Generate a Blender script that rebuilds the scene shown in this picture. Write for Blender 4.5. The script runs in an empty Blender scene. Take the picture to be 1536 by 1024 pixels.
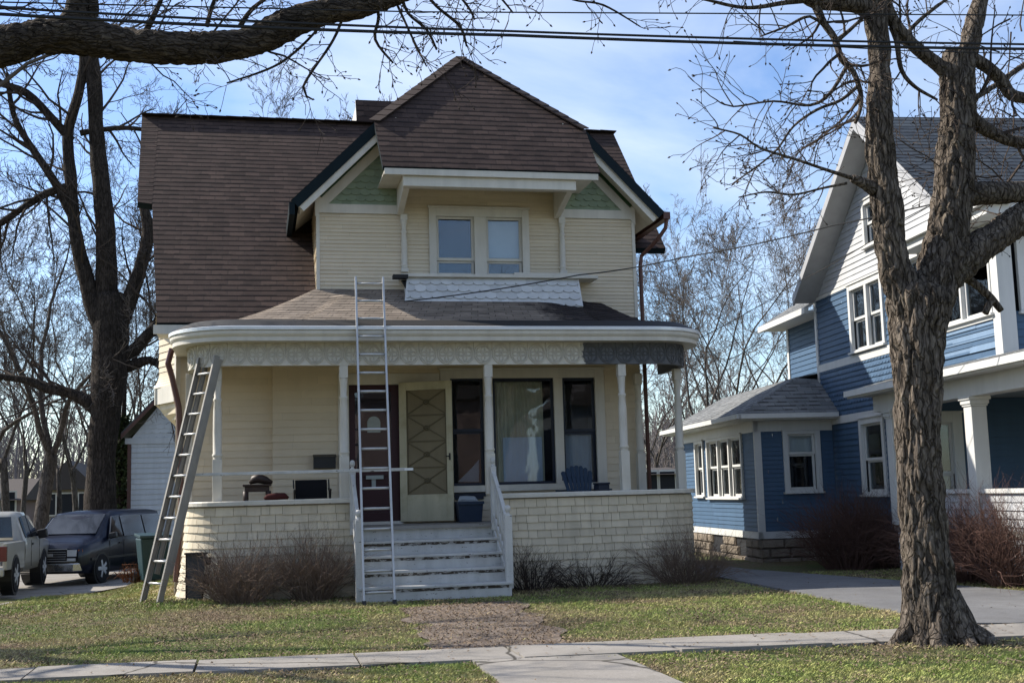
import bpy, math, random
import numpy as np
from mathutils import Vector, Matrix, noise as mnoise
SC = bpy.context.scene
COL = SC.collection
R = math.radians
rnd = random.Random(7)

# ------------------------------------------------------------------ camera
F, YAW, PITCH, ROLL, H = 1800.0, R(12.2), R(7.2), R(1.6), 1.4
_f = Vector((math.sin(YAW)*math.cos(PITCH), math.cos(YAW)*math.cos(PITCH), math.sin(PITCH)))
_x = Vector((math.cos(YAW), -math.sin(YAW), 0)); _u = _x.cross(_f)
CAM = Vector((0, 0, H))
def ray(px, py):
    a = (px-768)/F; b = -(py-512)/F
    c, s = math.cos(ROLL), math.sin(ROLL)
    a, b = a*c+b*s, -a*s+b*c
    return _f + a*_x + b*_u
def AY(px, py, Y):
    d = ray(px, py); return CAM + d*(Y/d.y)
def AZ(px, py, z=0.0):
    d = ray(px, py); return CAM + d*((z-H)/d.z)
def AX(px, py, X):
    d = ray(px, py); return CAM + d*(X/d.x)
def AP(px, py, p, n):
    d = ray(px, py); n = Vector(n); p = Vector(p)
    return CAM + d*((p-CAM).dot(n)/d.dot(n))
cd = bpy.data.cameras.new('camera'); cam = bpy.data.objects.new('camera', cd); COL.objects.link(cam)
cd.sensor_width = 36; cd.lens = F/1536*36; cd.clip_end = 2000; cd.clip_start = .1
_c, _s = math.cos(ROLL), math.sin(ROLL)
_xr = _c*_x - _s*_u*-1 if False else (_x*_c - _u*_s)
_xr = _x*_c - _u*_s ; _ur = _x*_s + _u*_c
cam.matrix_world = Matrix(((_xr.x, _ur.x, -_f.x, 0), (_xr.y, _ur.y, -_f.y, 0), (_xr.z, _ur.z, -_f.z, H), (0, 0, 0, 1)))
SC.camera = cam

# ------------------------------------------------------------------ materials
def lin(h):
    if isinstance(h, (tuple, list)): return tuple(h)
    h = h.lstrip('#'); v = [int(h[i:i+2], 16)/255 for i in (0, 2, 4)]
    return tuple(c/12.92 if c <= .04045 else ((c+.055)/1.055)**2.4 for c in v)
class NT:
    def __init__(s, name):
        s.m = bpy.data.materials.new(name); s.m.use_nodes = True; s.t = s.m.node_tree; s.t.nodes.clear()
        s.out = s.n('ShaderNodeOutputMaterial')
    def n(s, typ, **kw):
        nd = s.t.nodes.new(typ)
        for k, v in kw.items():
            if k.startswith('i_'):
                key = k[2:].replace('_', ' ')
                nd.inputs[key].default_value = v
            else: setattr(nd, k, v)
        return nd
    def l(s, a, b): s.t.links.new(a, b)
    def tex(s, kind='Object'): return s.n('ShaderNodeTexCoord').outputs[kind]
    def mapping(s, src, scale=(1, 1, 1), rot=(0, 0, 0)):
        m = s.n('ShaderNodeMapping'); m.inputs['Scale'].default_value = scale; m.inputs['Rotation'].default_value = rot
        s.l(src, m.inputs['Vector']); return m.outputs[0]
    def noise(s, vec, scale, detail=4, rough=.6, dist=0):
        n = s.n('ShaderNodeTexNoise'); n.inputs['Scale'].default_value = scale; n.inputs['Detail'].default_value = detail
        n.inputs['Roughness'].default_value = rough; n.inputs['Distortion'].default_value = dist; s.l(vec, n.inputs['Vector']); return n.outputs['Fac']
    def ramp(s, fac, pts):
        r = s.n('ShaderNodeValToRGB'); e = r.color_ramp.elements
        while len(e) < len(pts): e.new(.5)
        for i, (p, c) in enumerate(pts):
            e[i].position = p; e[i].color = (*lin(c), 1) if not isinstance(c, (int, float)) else (c, c, c, 1)
        s.l(fac, r.inputs[0]); return r.outputs[0]
    def mix(s, fac, a, b, mode='MIX'):
        m = s.n('ShaderNodeMix', data_type='RGBA', blend_type=mode)
        for i, v in ((0, fac), (6, a), (7, b)):
            if hasattr(v, 'links'): s.l(v, m.inputs[i])
            elif i == 0: m.inputs[0].default_value = v
            elif isinstance(v, (int, float)): m.inputs[i].default_value = (v, v, v, 1)
            else: m.inputs[i].default_value = (*lin(v), 1)
        return m.outputs[2]
    def math(s, op, a, b=0.0):
        m = s.n('ShaderNodeMath', operation=op)
        for i, v in enumerate((a, b)):
            if hasattr(v, 'links'): s.l(v, m.inputs[i])
            else: m.inputs[i].default_value = v
        return m.outputs[0]
    def bump(s, h, strength=.3, dist=.01):
        b = s.n('ShaderNodeBump'); b.inputs['Strength'].default_value = strength; b.inputs['Distance'].default_value = dist
        s.l(h, b.inputs['Height']); return b.outputs[0]
    def bsdf(s, color, rough=.6, normal=None, spec=.3, metallic=0.0):
        p = s.n('ShaderNodeBsdfPrincipled'); p.inputs['Roughness'].default_value = rough if not hasattr(rough, 'links') else .5
        if hasattr(rough, 'links'): s.l(rough, p.inputs['Roughness'])
        p.inputs['Specular IOR Level'].default_value = spec; p.inputs['Metallic'].default_value = metallic
        if hasattr(color, 'links'): s.l(color, p.inputs['Base Color'])
        else: p.inputs['Base Color'].default_value = (*lin(color), 1)
        if normal is not None: s.l(normal, p.inputs['Normal'])
        s.l(p.outputs[0], s.out.inputs['Surface']); return p
    def tone(s, col, amt=1.0):
        a = s.n('ShaderNodeAttribute', attribute_name='tone')
        v = s.math('ADD', s.math('MULTIPLY', a.outputs['Fac'], amt), 1.0)
        return s.mix(1.0, col, v, 'MULTIPLY')
MATS = {}
def paint(name, col, rough=.55, var=.12, scale=1.5, spec=.3, streak=.12, chips=None, bump=.12, metallic=0.0, tone=0.0, stain=None):
    """weathered paint: broad tone variation, fine vertical streaks, optional bare-wood chips"""
    t = NT(name); v = t.tex()
    n1 = t.noise(v, scale, 5)
    c = t.mix(n1, tuple(x*(1-var*1.6) for x in lin(col)), tuple(min(1, x*(1+var)) for x in lin(col)))
    n2 = t.noise(t.mapping(v, (5, 5, .6)), 1.3, 4)
    c = t.mix(1.0, c, t.ramp(n2, [(.3, 1-streak*.9), (.62, 1.0)]), 'MULTIPLY')
    n3 = t.noise(v, 45, 3)
    h = n3
    if stain:
        ns = t.noise(v, 2.3, 6, .7)
        c = t.mix(t.math('MULTIPLY', t.ramp(ns, [(.5, 0.0), (.72, 1.0)]), stain[1]), c, stain[0])
    if chips:
        nc = t.noise(t.mapping(v, (1, 1, 3.0)), chips[1], 6, .7)
        msk = t.ramp(nc, [(chips[2], 0.0), (chips[2]+.03, 1.0)])
        c = t.mix(msk, c, chips[0]); h = t.math('SUBTRACT', n3, msk)
    if tone: c = t.tone(c, tone)
    t.bsdf(c, rough, t.bump(h, bump, .004), spec, metallic)
    MATS[name] = t.m; return t.m
def shingle_mat(name, cols, course, width, rough=.9, mortar=.012, wear=None):
    t = NT(name); uv = t.tex('UV')
    b = t.n('ShaderNodeTexBrick'); b.offset = .37; b.offset_frequency = 2
    t.l(uv, b.inputs['Vector'])
    b.inputs['Scale'].default_value = 1.0; b.inputs['Mortar Size'].default_value = mortar; b.inputs['Brick Width'].default_value = width
    b.inputs['Row Height'].default_value = course; b.inputs['Bias'].default_value = 0
    b.inputs['Color1'].default_value = (0, 0, 0, 1); b.inputs['Color2'].default_value = (1, 1, 1, 1); b.inputs['Mortar'].default_value = (.5, .5, .5, 1)
    c = t.ramp(b.outputs['Color'], [(0, cols[0]), (.5, cols[1]), (1, cols[2])])
    n = t.noise(uv, .55, 5, .65); c = t.mix(t.math('MULTIPLY', t.ramp(n, [(.38, 0.0), (.68, 1.0)]), .6), c, cols[3]); n5 = t.noise(t.mapping(uv, (1, .35, 1)), 1.7, 6, .7); c = t.mix(1.0, c, t.ramp(n5, [(.3, .78), (.7, 1.18)]), 'MULTIPLY')
    g = t.noise(uv, 60, 3); c = t.mix(1.0, c, t.ramp(g, [(.25, .72), (.75, 1.2)]), 'MULTIPLY')
    c = t.mix(t.math('MULTIPLY', b.outputs['Fac'], .28), c, (.016, .013, .013))
    if wear:
        w = t.noise(t.mapping(uv, (1, 2.2, 1)), 1.1, 6, .7); c = t.mix(t.math('MULTIPLY', t.ramp(w, [(.46, 0.0), (.66, 1.0)]), wear[1]), c, wear[0])
    # shadow lines put into the colour: dark printed bands that come and go along the butt edge of every course
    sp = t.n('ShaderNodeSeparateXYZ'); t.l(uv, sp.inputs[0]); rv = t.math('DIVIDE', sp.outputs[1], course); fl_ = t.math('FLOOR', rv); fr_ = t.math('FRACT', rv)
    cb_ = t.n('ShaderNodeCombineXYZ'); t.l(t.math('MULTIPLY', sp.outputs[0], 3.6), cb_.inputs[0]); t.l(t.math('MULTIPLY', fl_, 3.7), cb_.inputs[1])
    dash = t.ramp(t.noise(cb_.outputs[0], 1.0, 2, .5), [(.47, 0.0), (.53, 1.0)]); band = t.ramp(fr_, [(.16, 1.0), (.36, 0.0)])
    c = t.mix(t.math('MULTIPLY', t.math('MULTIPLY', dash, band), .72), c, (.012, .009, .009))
    hh = t.math('SUBTRACT', t.math('MULTIPLY', g, .5), b.outputs['Fac'])
    t.bsdf(c, rough, t.bump(hh, .5, .006), .2)
    MATS[name] = t.m; return t.m
def bark_mat(name, c0, c1, c2, scale=1.0, bump=.8, st=(1, 1, .2)):
    t = NT(name); v = t.tex()
    m = t.mapping(v, st); n = t.noise(m, 24*scale, 7, .72, 1.2)
    n2 = t.noise(v, 2.2, 4); n3 = t.noise(t.mapping(v, (1, 1, .3)), 55*scale, 4)
    c = t.ramp(n, [(.34, c0), (.52, c1), (.7, c2)])
    c = t.mix(1.0, c, t.ramp(n2, [(.3, .72), (.7, 1.15)]), 'MULTIPLY')
    vo = t.n('ShaderNodeTexVoronoi', feature='DISTANCE_TO_EDGE'); vo.inputs['Scale'].default_value = 20*scale
    wv_ = t.n('ShaderNodeVectorMath', operation='ADD'); ns_ = t.n('ShaderNodeTexNoise'); ns_.inputs['Scale'].default_value = 7; t.l(v, ns_.inputs['Vector']); sc_ = t.n('ShaderNodeVectorMath', operation='SCALE'); sc_.inputs['Scale'].default_value = .10; t.l(ns_.outputs['Color'], sc_.inputs[0]); t.l(v, wv_.inputs[0]); t.l(sc_.outputs[0], wv_.inputs[1])
    t.l(t.mapping(wv_.outputs[0], st), vo.inputs['Vector']); cr = t.ramp(vo.outputs['Distance'], [(.0, 0.0), (.12, 1.0)])
    c = t.mix(cr, t.mix(1.0, c, (.52, .50, .47), 'MULTIPLY'), c)
    ln = t.noise(v, 5.5, 5, .75); c = t.mix(t.math('MULTIPLY', t.ramp(ln, [(.58, 0.0), (.68, 1.0)]), .35), c, tuple(x*1.25 for x in lin(c2)[:2])+(lin(c2)[2]*1.1,))
    h = t.math('ADD', t.math('ADD', n, t.math('MULTIPLY', n3, .5)), t.math('MULTIPLY', cr, .8))
    t.bsdf(c, .92, t.bump(h, bump, .03), .15)
    MATS[name] = t.m; return t.m
def glass_mat(name, tint=(.9, .95, 1.0), refl=.16, rough=.02, through=.8):
    """window pane: sees through to what stands behind it, mirrors the surroundings on top"""
    t = NT(name); tr = t.n('ShaderNodeBsdfTransparent'); tr.inputs[0].default_value = tuple(x*through for x in tint)+(1,)
    g = t.n('ShaderNodeBsdfGlossy'); g.inputs['Roughness'].default_value = rough; g.inputs[0].default_value = (.9, .93, .95, 1)
    v = t.tex(); t.l(t.bump(t.noise(v, 2.2, 2), .06, .02), g.inputs['Normal'])
    fr = t.n('ShaderNodeFresnel'); fr.inputs[0].default_value = 1.5
    fac = t.math('ADD', t.math('MULTIPLY', fr.outputs[0], 1.0), refl)
    mx = t.n('ShaderNodeMixShader'); t.l(fac, mx.inputs[0]); t.l(tr.outputs[0], mx.inputs[1]); t.l(g.outputs[0], mx.inputs[2])
    t.l(mx.outputs[0], t.out.inputs['Surface']); MATS[name] = t.m; return t.m
def plain(name, col, rough=.5, spec=.4, metallic=0.0, coat=0.0, var=.1, nscale=6):
    t = NT(name); v = t.tex(); n = t.noise(v, nscale, 4)
    c = t.mix(n, tuple(x*(1-var) for x in lin(col)), tuple(x*(1+var) for x in lin(col)))
    p = t.bsdf(c, rough, None, spec, metallic); p.inputs['Coat Weight'].default_value = coat; p.inputs['Coat Roughness'].default_value = .06
    MATS[name] = t.m; return t.m

# ------------------------------------------------------------------ mesh builder
class Fr:
    """local frame on a surface: u along, v up, n outwards"""
    def __init__(s, O, U, V, N): s.O, s.U, s.V, s.N = Vector(O), Vector(U).normalized(), Vector(V).normalized(), Vector(N).normalized()
    def p(s, u, v, n=0.0): return s.O + s.U*u + s.V*v + s.N*n
    def inv(s, P):
        d = Vector(P)-s.O; return d.dot(s.U), d.dot(s.V)
class MB:
    def __init__(s): s.v = []; s.f = []; s.uv = []; s.t = []; s.m = []
    def add(s, vs, fs, uv=None, tone=0.0, mi=0):
        o = len(s.v); s.v.extend([tuple(p) for p in vs])
        for f in fs:
            s.f.append([o+i for i in f]); s.uv.append([uv[i] for i in f] if uv else [(0, 0)]*len(f)); s.t.append(tone); s.m.append(mi)
    def hexa(s, c, tone=0.0, mi=0):
        s.add(c, [(0, 3, 2, 1), (4, 5, 6, 7), (0, 1, 5, 4), (1, 2, 6, 5), (2, 3, 7, 6), (3, 0, 4, 7)], None, tone, mi)
    def box(s, x0, x1, y0, y1, z0, z1, tone=0.0, mi=0):
        s.hexa([(x0, y0, z0), (x1, y0, z0), (x1, y1, z0), (x0, y1, z0), (x0, y0, z1), (x1, y0, z1), (x1, y1, z1), (x0, y1, z1)], tone, mi)
    def fbox(s, fr, u0, u1, v0, v1, n0, n1, tone=0.0, mi=0):
        s.hexa([fr.p(u0, v0, n1), fr.p(u1, v0, n1), fr.p(u1, v0, n0), fr.p(u0, v0, n0), fr.p(u0, v1, n1), fr.p(u1, v1, n1), fr.p(u1, v1, n0), fr.p(u0, v1, n0)], tone, mi)
    def bar(s, a, b, w, h, up=(0, 0, 1), tone=0.0, mi=0):
        a, b = Vector(a), Vector(b); d = (b-a).normalized(); up = Vector(up)
        sd = d.cross(up)
        if sd.length < 1e-4: sd = d.cross(Vector((0, 1, 0)))
        sd.normalize(); up = sd.cross(d)
        w2, h2 = sd*(w/2), up*(h/2)
        s.hexa([a-w2-h2, a+w2-h2, b+w2-h2, b-w2-h2, a-w2+h2, a+w2+h2, b+w2+h2, b-w2+h2], tone, mi)
    def prism(s, poly, vec, tone=0.0, mi=0):
        n = len(poly); vec = Vector(vec); A = [Vector(p) for p in poly]; B = [p+vec for p in A]
        s.add(A+B, [tuple(range(n))[::-1], tuple(range(n, 2*n))]+[(i, (i+1) % n, n+(i+1) % n, n+i) for i in range(n)], None, tone, mi)
    def tube(s, pts, rad, n=8, cap=True, tone=0.0, mi=0, jitter=None):
        pts = [Vector(p) for p in pts]; m = len(pts)
        if not isinstance(rad, (list, tuple)): rad = [rad]*m
        vs = []; prev = None
        for i, p in enumerate(pts):
            d = (pts[min(i+1, m-1)]-pts[max(i-1, 0)])
            d = d.normalized() if d.length > 1e-9 else Vector((0, 0, 1))
            if prev is None:
                a = Vector((1, 0, 0)) if abs(d.x) < .8 else Vector((0, 1, 0)); a = (a-d*a.dot(d)).normalized()
            else:
                a = prev-d*prev.dot(d)
                a = a.normalized() if a.length > 1e-6 else d.orthogonal().normalized()
            prev = a; b = d.cross(a)
            for k in range(n):
                t = 2*math.pi*k/n; q = a*math.cos(t)+b*math.sin(t); r = rad[i]
                if jitter: r *= jitter(i, k, p+q*r)
                vs.append(p+q*r)
        fs = [(i*n+k, i*n+(k+1) % n, (i+1)*n+(k+1) % n, (i+1)*n+k) for i in range(m-1) for k in range(n)]
        if cap: fs += [tuple(range(n))[::-1], tuple((m-1)*n+k for k in range(n))]
        s.add(vs, fs, None, tone, mi)
    def lathe(s, prof, c, n=20, tone=0.0, mi=0, ax=(0, 0, 1)):
        """prof: (radius, height) pairs turned about an upright axis through c"""
        s.tube([Vector(c)+Vector(ax)*h for r, h in prof], [max(r, 1e-4) for r, h in prof], n, True, tone, mi)
    def sweep(s, path, prof, closed=False, uvs=None, tone=0.0, mi=0):
        """path: (x, y, nx, ny); prof: (offset along normal, z)"""
        k = len(prof); vs = []; uv = []; L = 0
        for i, (x, y, nx, ny) in enumerate(path):
            if i: L += math.hypot(x-path[i-1][0], y-path[i-1][1])
            for j, (o, z) in enumerate(prof):
                vs.append((x+nx*o, y+ny*o, z)); uv.append((L, uvs[j] if uvs else z))
        jn = k if closed else k-1
        fs = [(i*k+j, (i+1)*k+j, (i+1)*k+(j+1) % k, i*k+(j+1) % k) for i in range(len(path)-1) for j in range(jn)]
        if closed: fs += [tuple(range(k))[::-1], tuple((len(path)-1)*k+j for j in range(k))]
        s.add(vs, fs, uv, tone, mi)
    def build(s, name, mat, parent=None, smooth=False, origin=None, bevel=0.0):
        o0 = Vector(parent['_w']) if parent is not None else Vector(origin or (0, 0, 0))
        me = bpy.data.meshes.new(name)
        me.from_pydata([tuple(Vector(p)-o0) for p in s.v], [], s.f); me.validate(verbose=False)
        if len(me.polygons) == len(s.f):
            ul = me.uv_layers.new(name='uv'); flat = [c for f in s.uv for q in f for c in q]
            if len(flat) == len(ul.data)*2: ul.data.foreach_set('uv', flat)
            if any(s.t):
                at = me.attributes.new('tone', 'FLOAT', 'FACE'); at.data.foreach_set('value', s.t)
            if any(s.m): me.polygons.foreach_set('material_index', s.m)
        if smooth: me.polygons.foreach_set('use_smooth', [True]*len(me.polygons))
        for m in (mat if isinstance(mat, (list, tuple)) else [mat]): me.materials.append(m)
        ob = bpy.data.objects.new(name, me); COL.objects.link(ob)
        if parent is not None: ob.parent = parent
        else: ob.location = o0
        WORLDO[ob.name] = o0; ob['_w'] = tuple(o0)
        if bevel:
            bm = ob.modifiers.new('bevel', 'BEVEL'); bm.width = bevel; bm.segments = 2; bm.limit_method = 'ANGLE'; bm.angle_limit = R(40)
        return ob
WORLDO = {}
def tag(o, label=None, cat=None, group=None, kind=None):
    if label: o['label'] = label
    if cat: o['category'] = cat
    if group: o['group'] = group
    if kind: o['kind'] = kind
    return o
def empty(name, loc, label, cat, group=None, rz=0.0, local=False):
    o = bpy.data.objects.new(name, None); COL.objects.link(o); o.location = loc; o.rotation_euler = (0, 0, rz); o.empty_display_size = .2
    o['_w'] = (0, 0, 0) if local else tuple(loc)
    return tag(o, label, cat, group)
def clip(poly, a, b, c):
    """keep the part of a polygon (u, v) with a*u + b*v >= c"""
    out = []; n = len(poly)
    for i in range(n):
        p, q = poly[i], poly[(i+1) % n]; dp = a*p[0]+b*p[1]-c; dq = a*q[0]+b*q[1]-c
        if dp >= 0: out.append(p)
        if dp*dq < 0:
            t = dp/(dp-dq); out.append((p[0]+(q[0]-p[0])*t, p[1]+(q[1]-p[1])*t))
    return out
def lap(mb, fr, poly, course, d, holes=(), v_off=0.0, tonevar=0.0, rng=rnd, wob=0.0):
    """lapped boards or shingle courses over a convex polygon, butt edges standing proud by d"""
    vmin = min(p[1] for p in poly); vmax = max(p[1] for p in poly); u_lo = min(p[0] for p in poly)-1; u_hi = max(p[0] for p in poly)+1
    bk = (None,)
    k0 = math.floor((vmin-v_off)/course); k1 = math.ceil((vmax-v_off)/course)
    for k in range(k0, k1):
        c0 = v_off+k*course; c1 = c0+course; tn = rng.uniform(-tonevar, tonevar)
        cuts = sorted({c0, c1} | {x for h in holes for x in (h[2], h[3]) if c0 < x < c1})
        for va, vb in zip(cuts, cuts[1:]):
            if vb-va < 1e-5: continue
            iv = [(u_lo, u_hi)]
            for h in holes:
                if h[2] < vb-1e-6 and h[3] > va+1e-6:
                    nv = []
                    for a, b in iv:
                        if h[0] > a: nv.append((a, min(b, h[0])))
                        if h[1] < b: nv.append((max(a, h[1]), b))
                    iv = [x for x in nv if x[1]-x[0] > 1e-5]
            if tonevar and bk[0] != k:
                bk = (k, [u_lo-2]); 
                while bk[1][-1] < u_hi: bk[1].append(bk[1][-1]+rng.uniform(1.5, 3.6))
                bk = (k, bk[1], [(rng.uniform(-tonevar, tonevar)*1.6, rng.uniform(.75, 1.35)) for _ in bk[1]])
            if tonevar: pieces = [(max(ua, x0)+.0008, min(ub, x1)-.0008, *bk[2][i]) for ua, ub in iv for i, (x0, x1) in enumerate(zip(bk[1], bk[1][1:])) if min(ub, x1)-max(ua, x0) > .004]
            else: pieces = [(ua, ub, tn, 1.0) for ua, ub in iv]
            for ua, ub, tn, dm in pieces:
                q = clip(clip(poly, 0, 1, va), 0, -1, -vb)
                if len(q) > 2: q = clip(clip(q, 1, 0, ua), -1, 0, -ub)
                if len(q) < 3: continue
                dd = d*dm
                P = [fr.p(u, v, dd*(1-(v-c0)/course)) for u, v in q]
                mb.add(P, [tuple(range(len(q)))], q, tn)
                lo = [p for p in q if abs(p[1]-c0) < 1e-6]
                if len(lo) >= 2:
                    a, b = min(lo), max(lo)
                    mb.add([fr.p(a[0], c0, 0), fr.p(b[0], c0, 0), fr.p(b[0], c0, dd), fr.p(a[0], c0, dd)], [(0, 1, 2, 3)], [a, b, b, a], tn)
def scales(mb, fr, poly, w, hgt, d=.012, rng=rnd, n=8, tv=.10):
    """fish-scale shingles whose centres fall in a convex polygon, clipped to it"""
    vs = [p[1] for p in poly]; us = [p[0] for p in poly]
    ccw = sum((poly[i][0]*poly[(i+1) % len(poly)][1]-poly[(i+1) % len(poly)][0]*poly[i][1]) for i in range(len(poly))) > 0
    P0 = poly if ccw else poly[::-1]
    k = 0; v = min(vs)-hgt
    while v < max(vs):
        u = min(us)-w+(w/2 if k % 2 else 0)
        while u < max(us)+w:
            jj = rng.uniform(-.006, .006)
            pts = [(u-w/2, v+hgt*1.25), (u-w/2, v+hgt*.42)]
            pts += [(u-(w/2)*math.cos(math.pi*i/n), v+hgt*.42-hgt*.42*math.sin(math.pi*i/n)**.8+jj) for i in range(1, n)]
            pts += [(u+w/2, v+hgt*.42), (u+w/2, v+hgt*1.25)]
            q = pts
            for i in range(len(P0)):
                a, b = P0[i], P0[(i+1) % len(P0)]; nx, ny = -(b[1]-a[1]), b[0]-a[0]
                q = clip(q, nx, ny, nx*a[0]+ny*a[1])
                if len(q) < 3: break
            if len(q) >= 3:
                f = lambda p, e: fr.p(p[0], p[1], e*(1-max(0, (p[1]-v))/(hgt*1.4)))
                A = [f(p, d) for p in q]; B = [fr.p(p[0], p[1], -.001) for p in q]; m = len(q)
                mb.add(A+B, [tuple(range(m))]+[(i, m+i, m+(i+1) % m, (i+1) % m) for i in range(m)], None, rng.uniform(-tv, tv))
            u += w
        v += hgt; k += 1
# ------------------------------------------------------------------ light, sky
EL, AZI = R(40), R(30)
SUN = Vector((-math.cos(AZI)*math.cos(EL), math.sin(AZI)*math.cos(EL), math.sin(EL)))     # towards the sun
sl = bpy.data.lights.new('sun', 'SUN'); sl.energy = 4.3; sl.angle = R(.5); sl.color = (1, .93, .82)
so = bpy.data.objects.new('sun', sl); COL.objects.link(so); so.rotation_euler = (-SUN).to_track_quat('-Z', 'Y').to_euler()
W = bpy.data.worlds.new('World'); SC.world = W; W.use_nodes = True
nt = W.node_tree; nt.nodes.clear()
wo = nt.nodes.new('ShaderNodeOutputWorld'); bg = nt.nodes.new('ShaderNodeBackground'); bg.inputs['Strength'].default_value = .15
sk = nt.nodes.new('ShaderNodeTexSky'); sk.sky_type = 'NISHITA'; sk.sun_disc = False; sk.sun_elevation = EL
sk.sun_rotation = math.atan2(SUN.x, SUN.y) % (2*math.pi); sk.air_density = 1.0; sk.dust_density = .6; sk.ozone_density = 2.5
tc = nt.nodes.new('ShaderNodeTexCoord'); mp = nt.nodes.new('ShaderNodeMapping'); mp.inputs['Scale'].default_value = (1, 1, 2.6); mp.inputs['Location'].default_value = (.9, -.35, .45)
n1 = nt.nodes.new('ShaderNodeTexNoise'); n1.inputs['Scale'].default_value = 2.1; n1.inputs['Detail'].default_value = 7; n1.inputs['Roughness'].default_value = .55; n1.inputs['Distortion'].default_value = .5
rp = nt.nodes.new('ShaderNodeValToRGB'); rp.color_ramp.elements[0].position = .42; rp.color_ramp.elements[1].position = .78
rp.color_ramp.elements[0].color = (0, 0, 0, 1); rp.color_ramp.elements[1].color = (.9, .9, .9, 1)
mx = nt.nodes.new('ShaderNodeMix'); mx.data_type = 'RGBA'; mx.inputs[7].default_value = (3.9, 4.25, 4.75, 1)
nt.links.new(tc.outputs['Generated'], mp.inputs[0]); nt.links.new(mp.outputs[0], n1.inputs['Vector']); nt.links.new(n1.outputs['Fac'], rp.inputs[0])
hs_ = nt.nodes.new('ShaderNodeHueSaturation'); hs_.inputs['Hue'].default_value = .507; hs_.inputs['Saturation'].default_value = 1.10; hs_.inputs['Value'].default_value = .76
nt.links.new(sk.outputs[0], hs_.inputs['Color']); nt.links.new(rp.outputs[0], mx.inputs[0]); nt.links.new(hs_.outputs[0], mx.inputs[6]); nt.links.new(mx.outputs[2], bg.inputs['Color']); nt.links.new(bg.outputs[0], wo.inputs[0])
SC.view_settings.view_transform = 'Standard'; SC.view_settings.look = 'None'; SC.view_settings.exposure = .95; SC.view_settings.gamma = 1

# ------------------------------------------------------------------ materials
CREAM = (.61, .525, .39)
paint('cream_siding', CREAM, .6, .1, 1.1, streak=.03, tone=1.0, stain=((.40, .33, .22), .25))
paint('cream_shingle', (.64, .56, .42), .7, .12, 1.5, streak=.16, tone=1.0, stain=((.36, .32, .24), .35))
paint('trim_white', (.60, .57, .50), .5, .08, 1.3, streak=.14, stain=((.42, .38, .30), .3))
paint('chipped_white', (.53, .53, .51), .55, .12, 2.0, streak=.2, chips=((.07, .055, .04), 11.0, .63), stain=((.35, .34, .31), .5), bump=.3)
paint('peeled_edge', (.42, .41, .39), .7, .2, 4, streak=.2, chips=((.05, .04, .03), 9.0, .47), bump=.4)
paint('skirt_white', (.58, .585, .575), .6, .1, 2.0, tone=1.0, stain=((.42, .41, .38), .3))
paint('primer_grey', (.12, .125, .135), .75, .2, 4)
paint('sage_green', (.24, .295, .20), .65, .12, 2.0, tone=1.2)
paint('dark_green', (.02, .06, .025), .5, .1, 2)
paint('dark_teal', (.006, .013, .017), .6, .1, 2, spec=.12)
paint('maroon', (.035, .006, .012), .4, .2, 3)
paint('storm_cream', (.48, .44, .30), .5, .12, 2.5, stain=((.22, .18, .08), .5), streak=.2, chips=((.08, .06, .03), 9, .72))
paint('brown_metal', (.10, .045, .035), .4, .1, 3)
paint('navy_paint', (.012, .018, .035), .4, .1, 3)
paint('grey_floor', (.26, .25, .23), .6, .2, 3, chips=((.08, .06, .045), 4, .62))
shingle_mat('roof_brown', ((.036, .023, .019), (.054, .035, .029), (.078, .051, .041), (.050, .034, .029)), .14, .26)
t = NT('porch_shingle'); uv = t.tex('UV'); ob_ = t.tex()
sx = t.n('ShaderNodeSeparateXYZ'); t.l(ob_, sx.inputs[0])
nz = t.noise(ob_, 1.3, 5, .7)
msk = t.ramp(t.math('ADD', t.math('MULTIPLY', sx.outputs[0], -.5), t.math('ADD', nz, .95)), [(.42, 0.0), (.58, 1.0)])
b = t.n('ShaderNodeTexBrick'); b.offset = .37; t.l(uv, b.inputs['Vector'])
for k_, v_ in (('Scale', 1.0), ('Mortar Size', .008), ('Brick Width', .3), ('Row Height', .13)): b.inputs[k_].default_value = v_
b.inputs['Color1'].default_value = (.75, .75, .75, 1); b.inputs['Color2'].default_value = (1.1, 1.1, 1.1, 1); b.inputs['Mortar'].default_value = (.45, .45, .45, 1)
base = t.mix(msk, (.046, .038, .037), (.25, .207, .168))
base = t.mix(1.0, base, t.ramp(t.noise(t.mapping(uv, (1, 3, 1)), 2.0, 6, .7), [(.3, .6), (.7, 1.2)]), 'MULTIPLY')
base = t.mix(1.0, base, b.outputs['Color'], 'MULTIPLY')
t.bsdf(base, .9, t.bump(t.math('ADD', t.noise(uv, 40, 4), b.outputs['Color']), .4, .01), .15); MATS['porch_shingle'] = t.m
plain('tar_black', (.012, .012, .013), .7)
plain('drip_metal', (.70, .72, .74), .35, .5, .3)
plain('aluminium', (.46, .46, .45), .42, .5, .55, var=.2)
plain('old_aluminium', (.24, .225, .20), .55, .4, .3, var=.25)
plain('interior_dark', (.010, .011, .014), .8)
plain('curtain_beige', (.52, .46, .31), .85, .1)
plain('notice_grey', (.30, .33, .32), .7); plain('curtain_white', (.55, .57, .57), .85, .1)
plain('blind_cream', (.68, .66, .58), .8, .1)
glass_mat('glass', refl=.0, through=.97); glass_mat('glass_dark', refl=.01, through=.85); glass_mat('glass_sky', refl=.03, through=.95)
plain('black_cloth', (.008, .008, .010), .8, .15)
plain('black_plastic', (.012, .012, .013), .45)
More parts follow.
